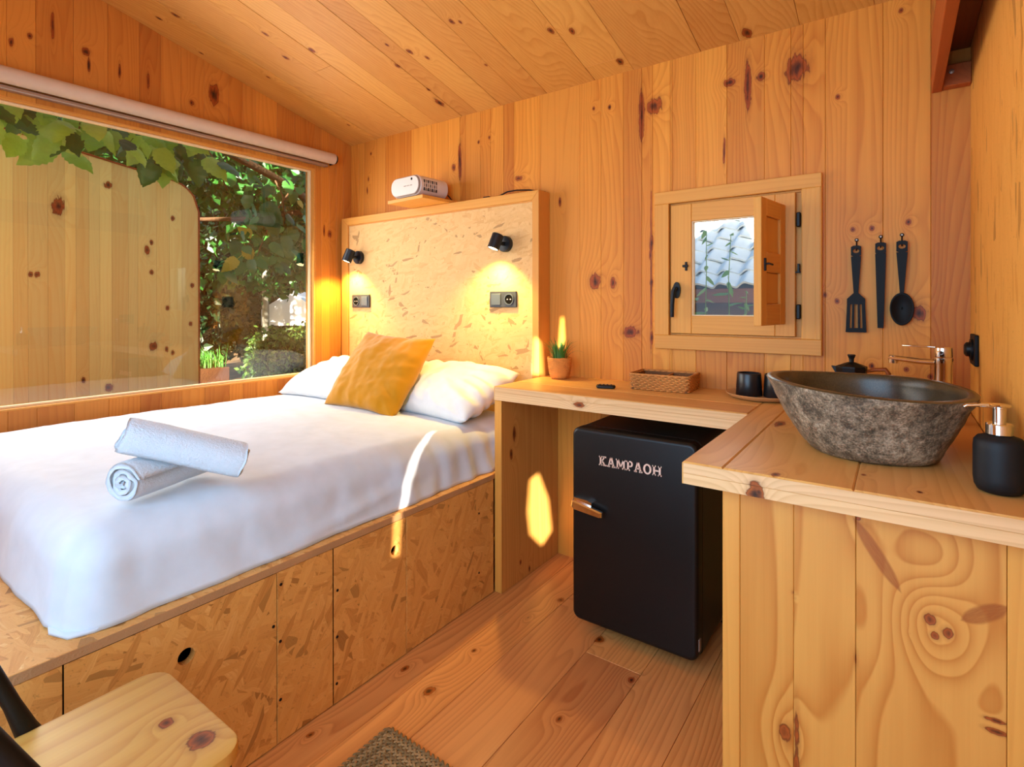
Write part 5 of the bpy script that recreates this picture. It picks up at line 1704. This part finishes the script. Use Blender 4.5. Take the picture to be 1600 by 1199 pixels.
# leaves over the board wall, mostly in the sun-toned colour
for i in range(95):
    y = rl_.uniform(-2.0, -.75); d = rl_.random()
    p = (rl_.uniform(-.95, -.32), y, 2.28 - .27 * d + .03 * math.sin(y * 9) + (.05 if y > -1.1 else 0))
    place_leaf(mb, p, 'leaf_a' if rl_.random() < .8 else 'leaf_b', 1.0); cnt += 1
for i in range(40):
    y = rl_.uniform(-.95, -.40)
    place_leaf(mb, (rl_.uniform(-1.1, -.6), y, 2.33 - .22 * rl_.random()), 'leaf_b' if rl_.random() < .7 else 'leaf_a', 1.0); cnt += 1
# leaves right of it, over the garden
for i in range(155):
    x = rl_.uniform(-2.4, -.9)
    y = rl_.uniform(-.30, .35) + (-1.2 - x) * .45 + rl_.uniform(0, .35)
    z = 2.50 - 1.0 * rl_.random() ** 1.5
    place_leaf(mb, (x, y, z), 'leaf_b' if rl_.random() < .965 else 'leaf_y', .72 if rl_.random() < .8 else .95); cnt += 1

def foliage(name, parent, blobs, N, size, mat, seed, shell=.55, kind='stuff'):
    """very many small folded leaves filling rounded volumes"""
    rg_ = np.random.default_rng(seed)
    vol = np.array([b[3] * b[4] * b[5] for b in blobs]); vol = vol / vol.sum()
    which = rg_.choice(len(blobs), N, p=vol)
    B = np.array(blobs)[which]
    d = rg_.normal(size=(N, 3)); d /= np.linalg.norm(d, axis=1)[:, None]
    r = shell + (1 - shell) * rg_.random(N) ** .6
    r *= 1 + .18 * np.sin(d[:, 0] * 5 + which) * np.sin(d[:, 2] * 6 + which * 2)
    c = B[:, :3] + d * B[:, 3:6] * r[:, None]
    t = rg_.normal(size=(N, 3)) + np.array([.3, -.3, -.5]); t /= np.linalg.norm(t, axis=1)[:, None]
    u = np.cross(t, rg_.normal(size=(N, 3))); u /= np.linalg.norm(u, axis=1)[:, None]
    w_ = np.cross(t, u)
    s = size * rg_.uniform(.6, 1.4, N)[:, None]
    V = np.stack([c, c + t * s * .5 + u * s * .30 + w_ * s * .08, c + t * s, c + t * s * .5 - u * s * .30 + w_ * s * .08], axis=1).reshape(-1, 3)
    F = np.arange(N)[:, None] * 4 + np.array([[0, 1, 2, 3]])
    F = np.concatenate([np.arange(N)[:, None] * 4 + np.array([[0, 1, 2]]), np.arange(N)[:, None] * 4 + np.array([[0, 2, 3]])])
    me = bpy.data.meshes.new(name)
    me.from_pydata(V.tolist(), [], F.tolist()); me.update()
    me.materials.append(mat)
    o = bpy.data.objects.new(name, me); COL.objects.link(o)
    if parent: o.parent = parent
    if kind: o['kind'] = kind
    return o
foliage('foliage', mb, [(-2.3, .9, 2.35, .7, .7, .5), (-1.9, .3, 2.5, .6, .6, .4), (-2.7, 1.4, 2.1, .7, .7, .6), (-1.9, -.4, 2.55, .6, .6, .35), (-1.9, -1.2, 2.55, .5, .7, .3), (-1.9, -2.2, 2.55, .5, .8, .3), (-2.7, .4, 1.75, .35, .5, .35), (-2.9, 1.2, 1.6, .35, .45, .35)], 6200, .11, M['leaf_b'], 4)

def tree(label, x, y, z0, h, blobs, N, size, mat, seed, name='garden_tree'):
    t = empty(name, (x, y, z0), label=label, cat='tree' if 'tree' in name else 'shrub')
    branch('trunk', t, [(0, 0, 0), (.03, .02, h * .4), (0, .04, h * .8)], .06 if 'tree' in name else .02, .03 if 'tree' in name else .01, M['trunk'])
    foliage('foliage', t, blobs, N, size, mat, seed)
    bm = bmesh.new()          # solid dark core added inside the crown to shut out bright sky gaps
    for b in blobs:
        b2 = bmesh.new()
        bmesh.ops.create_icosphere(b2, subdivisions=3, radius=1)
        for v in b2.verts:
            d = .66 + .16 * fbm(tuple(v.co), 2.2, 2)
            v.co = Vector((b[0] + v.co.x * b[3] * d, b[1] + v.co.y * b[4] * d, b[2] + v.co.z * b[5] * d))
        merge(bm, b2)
    c = bobj('crown_core', bm, M['corem'], t, smooth=True); c['kind'] = 'stuff'
    return t
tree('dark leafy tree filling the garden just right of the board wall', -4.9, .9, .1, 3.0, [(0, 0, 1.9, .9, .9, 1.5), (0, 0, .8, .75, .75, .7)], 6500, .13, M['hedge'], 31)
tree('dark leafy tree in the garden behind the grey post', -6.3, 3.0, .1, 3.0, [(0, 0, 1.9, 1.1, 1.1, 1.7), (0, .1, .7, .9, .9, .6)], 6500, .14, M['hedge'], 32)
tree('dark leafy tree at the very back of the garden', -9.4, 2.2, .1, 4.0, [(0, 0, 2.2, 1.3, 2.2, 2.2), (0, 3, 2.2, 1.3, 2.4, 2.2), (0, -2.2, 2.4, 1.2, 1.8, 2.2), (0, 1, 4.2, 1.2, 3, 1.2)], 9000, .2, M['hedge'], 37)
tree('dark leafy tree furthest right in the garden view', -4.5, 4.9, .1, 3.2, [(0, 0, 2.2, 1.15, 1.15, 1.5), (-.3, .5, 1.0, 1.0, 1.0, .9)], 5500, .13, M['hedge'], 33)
tree('sunlit light green bush in front of the grey post', -3.1, 1.32, .12, .5, [(0, 0, .42, .30, .36, .40)], 2600, .055, M['bush'], 34, 'garden_bush')
tree('small bright bush low by the window sill', -2.55, .98, .12, .3, [(0, 0, .16, .2, .22, .2)], 1300, .045, M['bush'], 35, 'garden_bush')
tree('olive green bush in front of the white sheet', -3.65, 2.16, .12, .6, [(0, 0, .42, .40, .44, .42)], 3000, .06, M['bush'], 36, 'garden_bush')
hg = empty('grass_clump', (-3.75, .68, .15), label='bright green grass clump on a low terracotta wall', cat='grass')
box('planter_wall', -.35, .35, -.5, .25, 0, .34, M['brickw'], hg, .01)
rg2 = random.Random(8)
V, F = [], []
for i in range(420):
    blade(rg2.uniform(0, 6.28), rg2.uniform(.1, .8), rg2.uniform(.12, .26), .006, (rg2.uniform(-.33, .33), rg2.uniform(-.48, .23), .34))
b_ = mobj('grass', V, F, M['grassm'], hg); b_['kind'] = 'stuff'
ps = empty('garden_post', (-4.25, 1.85, .15), label='slim grey post standing in the garden', cat='post')
bm = bmesh.new(); add_tube(bm, [(0, 0, 0), (0, 0, 1.85)], .045, 16); bobj('shaft', bm, M['postm'], ps, smooth=True, angle=.8)
bm = bmesh.new(); add_tube(bm, [(0, 0, 1.85), (0, 0, 1.87)], .05, 16); bobj('cap', bm, M['postm'], ps)
ws = empty('garden_sheet', (-4.62, 2.50, .2), rz=.55, label='white pitched sheet roof beyond the bushes in the garden', cat='canopy')
bm = bmesh.new(); add_prism(bm, [(-.38, .7), (.38, .7), (.38, .98), (.10, 1.22), (-.38, .94)], -.22, .22, yf); bobj('cover', bm, M['sheet'], ws)
for x in (-.35, .35):
    for y in (-.19, .19):
        bm = bmesh.new(); add_tube(bm, [(x, y, 0), (x, y, .71)], .02, 8); bobj('leg', bm, M['postm'], ws)
bd = empty('boulder', (-2.80, 2.48, .12), label='flat brown boulder low beside the bushes', cat='rock')
bm = bmesh.new(); bmesh.ops.create_icosphere(bm, subdivisions=4, radius=1)
for v in bm.verts:
    d = 1 + .18 * fbm(tuple(v.co), 1.6, 3)
    v.co = Vector((v.co.x * .32 * d, v.co.y * .42 * d, max(-.05, v.co.z * .24 * d)))
bobj('stone', bm, M['rockm'], bd, smooth=True)

# ---------------------------------------------------------------- outside the small window: tiled roof of the hut behind
hut = empty('neighbour_hut', (0, 0, 0), label='hut with pale blue wavy roof tiles seen through the small window', cat='hut')
EY, EZ, th_ = 1.98, 1.345, math.radians(33)
per, ex_ = .172, .195
def tile_mesh():
    nx_, L, tk = 16, .255, .016
    V, F = [], []
    prof = []
    for i in range(nx_ + 1):
        t = i / nx_
        z = .017 * math.sin(2 * PI * (t - .12)) + .005 * math.sin(4 * PI * (t - .1))
        prof.append((t * per * 1.03, z))
    for (y, dz) in ((0, .012), (L * .5, .006), (L, 0)):
        for (x, z) in prof: V.append((x, y, z + dz))
        for (x, z) in prof: V.append((x, y, z + dz - tk))
    n1 = nx_ + 1
    for r_ in range(2):
        a, b = r_ * 2 * n1, (r_ + 1) * 2 * n1
        for i in range(nx_):
            F.append((a + i, a + i + 1, b + i + 1, b + i)); F.append((a + n1 + i, b + n1 + i, b + n1 + i + 1, a + n1 + i + 1))
        F.append((a, b, b + n1, a + n1)); F.append((a + nx_, a + n1 + nx_, b + n1 + nx_, b + nx_))
    for i in range(nx_):
        F.append((i, n1 + i, n1 + i + 1, i + 1))
        e = 4 * n1
        F.append((e + i, e + i + 1, e + n1 + i + 1, e + n1 + i))
    me = bpy.data.meshes.new('roof_tile'); me.from_pydata(V, [], F); me.update()
    me.polygons.foreach_set('use_smooth', [True] * len(me.polygons)); me.set_sharp_from_angle(angle=.7)
    me.materials.append(M['tile'])
    return me
tm = tile_mesh()
rt = random.Random(2)
for r_ in range(12):
    for c in range(12):
        o = bpy.data.objects.new('roof_tile', tm); COL.objects.link(o); o.parent = hut
        s = r_ * ex_
        o.location = (0.55 + c * per + (.0 if r_ % 2 == 0 else -.02) + rt.uniform(-.004, .004), EY + s * math.cos(th_), EZ + s * math.sin(th_) + rt.uniform(-.003, .003))
        o.rotation_euler = (th_ - .05, 0, rt.uniform(-.012, .012))
bm = bmesh.new()
add_prism(bm, [(EY + .06, EZ - .03), (EY + 2.1, EZ - .03 + 2.04 * math.tan(th_)), (EY + 2.1, EZ - .1 + 2.04 * math.tan(th_)), (EY + .06, EZ - .1)], .5, 2.65, lambda u, v, d: (d, u, v))
bobj('roof_deck', bm, M['fascia'], hut)
box('fascia', .5, 2.65, EY + .03, EY + .058, EZ - .13, EZ - .02, M['fascia'], hut, .003)
box('wall', .5, 2.65, EY + .25, EY + .32, -.34, EZ - .09, M['shadewall'], hut, .003)
M['weed'] = leafmat('weed_leaf', (96, 150, 50), (170, 200, 90), .4, .5)
def weed(x, y, h, seed, label):
    t = empty('weed_plant', (x, y, -.35), label=label, cat='plant', group='weeds behind the small window')
    rw_ = random.Random(seed)
    pts = [(0, 0, 0)]
    for k in range(8): pts.append((pts[-1][0] + rw_.uniform(-.02, .02), pts[-1][1] + rw_.uniform(-.015, .015), (k + 1) / 8 * h))
    bm = bmesh.new(); add_tube(bm, pts, [.006 - .0005 * i for i in range(9)], 6); bobj('stem', bm, M['weed'], t, smooth=True)
    for k in range(18):
        z = h * (1 - .62 * (k / 18) ** 1.2)
        f_ = z / h * 8; i = min(7, int(f_)); q = Vector(pts[i]).lerp(Vector(pts[i + 1]), f_ - i)
        a = k * 2.4
        o = bpy.data.objects.new('leaf', weed_leaf); COL.objects.link(o); o.parent = t
        o.location = q; o.rotation_euler = (rw_.uniform(-1.3, .7), rw_.uniform(-.8, .8), a)
        s = rw_.uniform(.5, .95) * (1 - .25 * (k < 3)); o.scale = (s * .7, s, s)
    return t
weed_leaf = leaf_mesh('leaf', .10, .028, .2, .3, M['weed'], 6)
weed(1.99, .95, 1.98, 1, 'tallest weed outside the small window, on its left')
weed(2.10, .92, 1.94, 2, 'tall weed in the middle of the small window')
weed(2.27, .70, 1.62, 3, 'short weed near the shutter side of the small window')
weed(2.06, .62, 1.58, 4, 'low leafy weed near the handle side of the small window')
weed(2.19, .80, 1.56, 5, 'lowest weed in the middle of the small window')
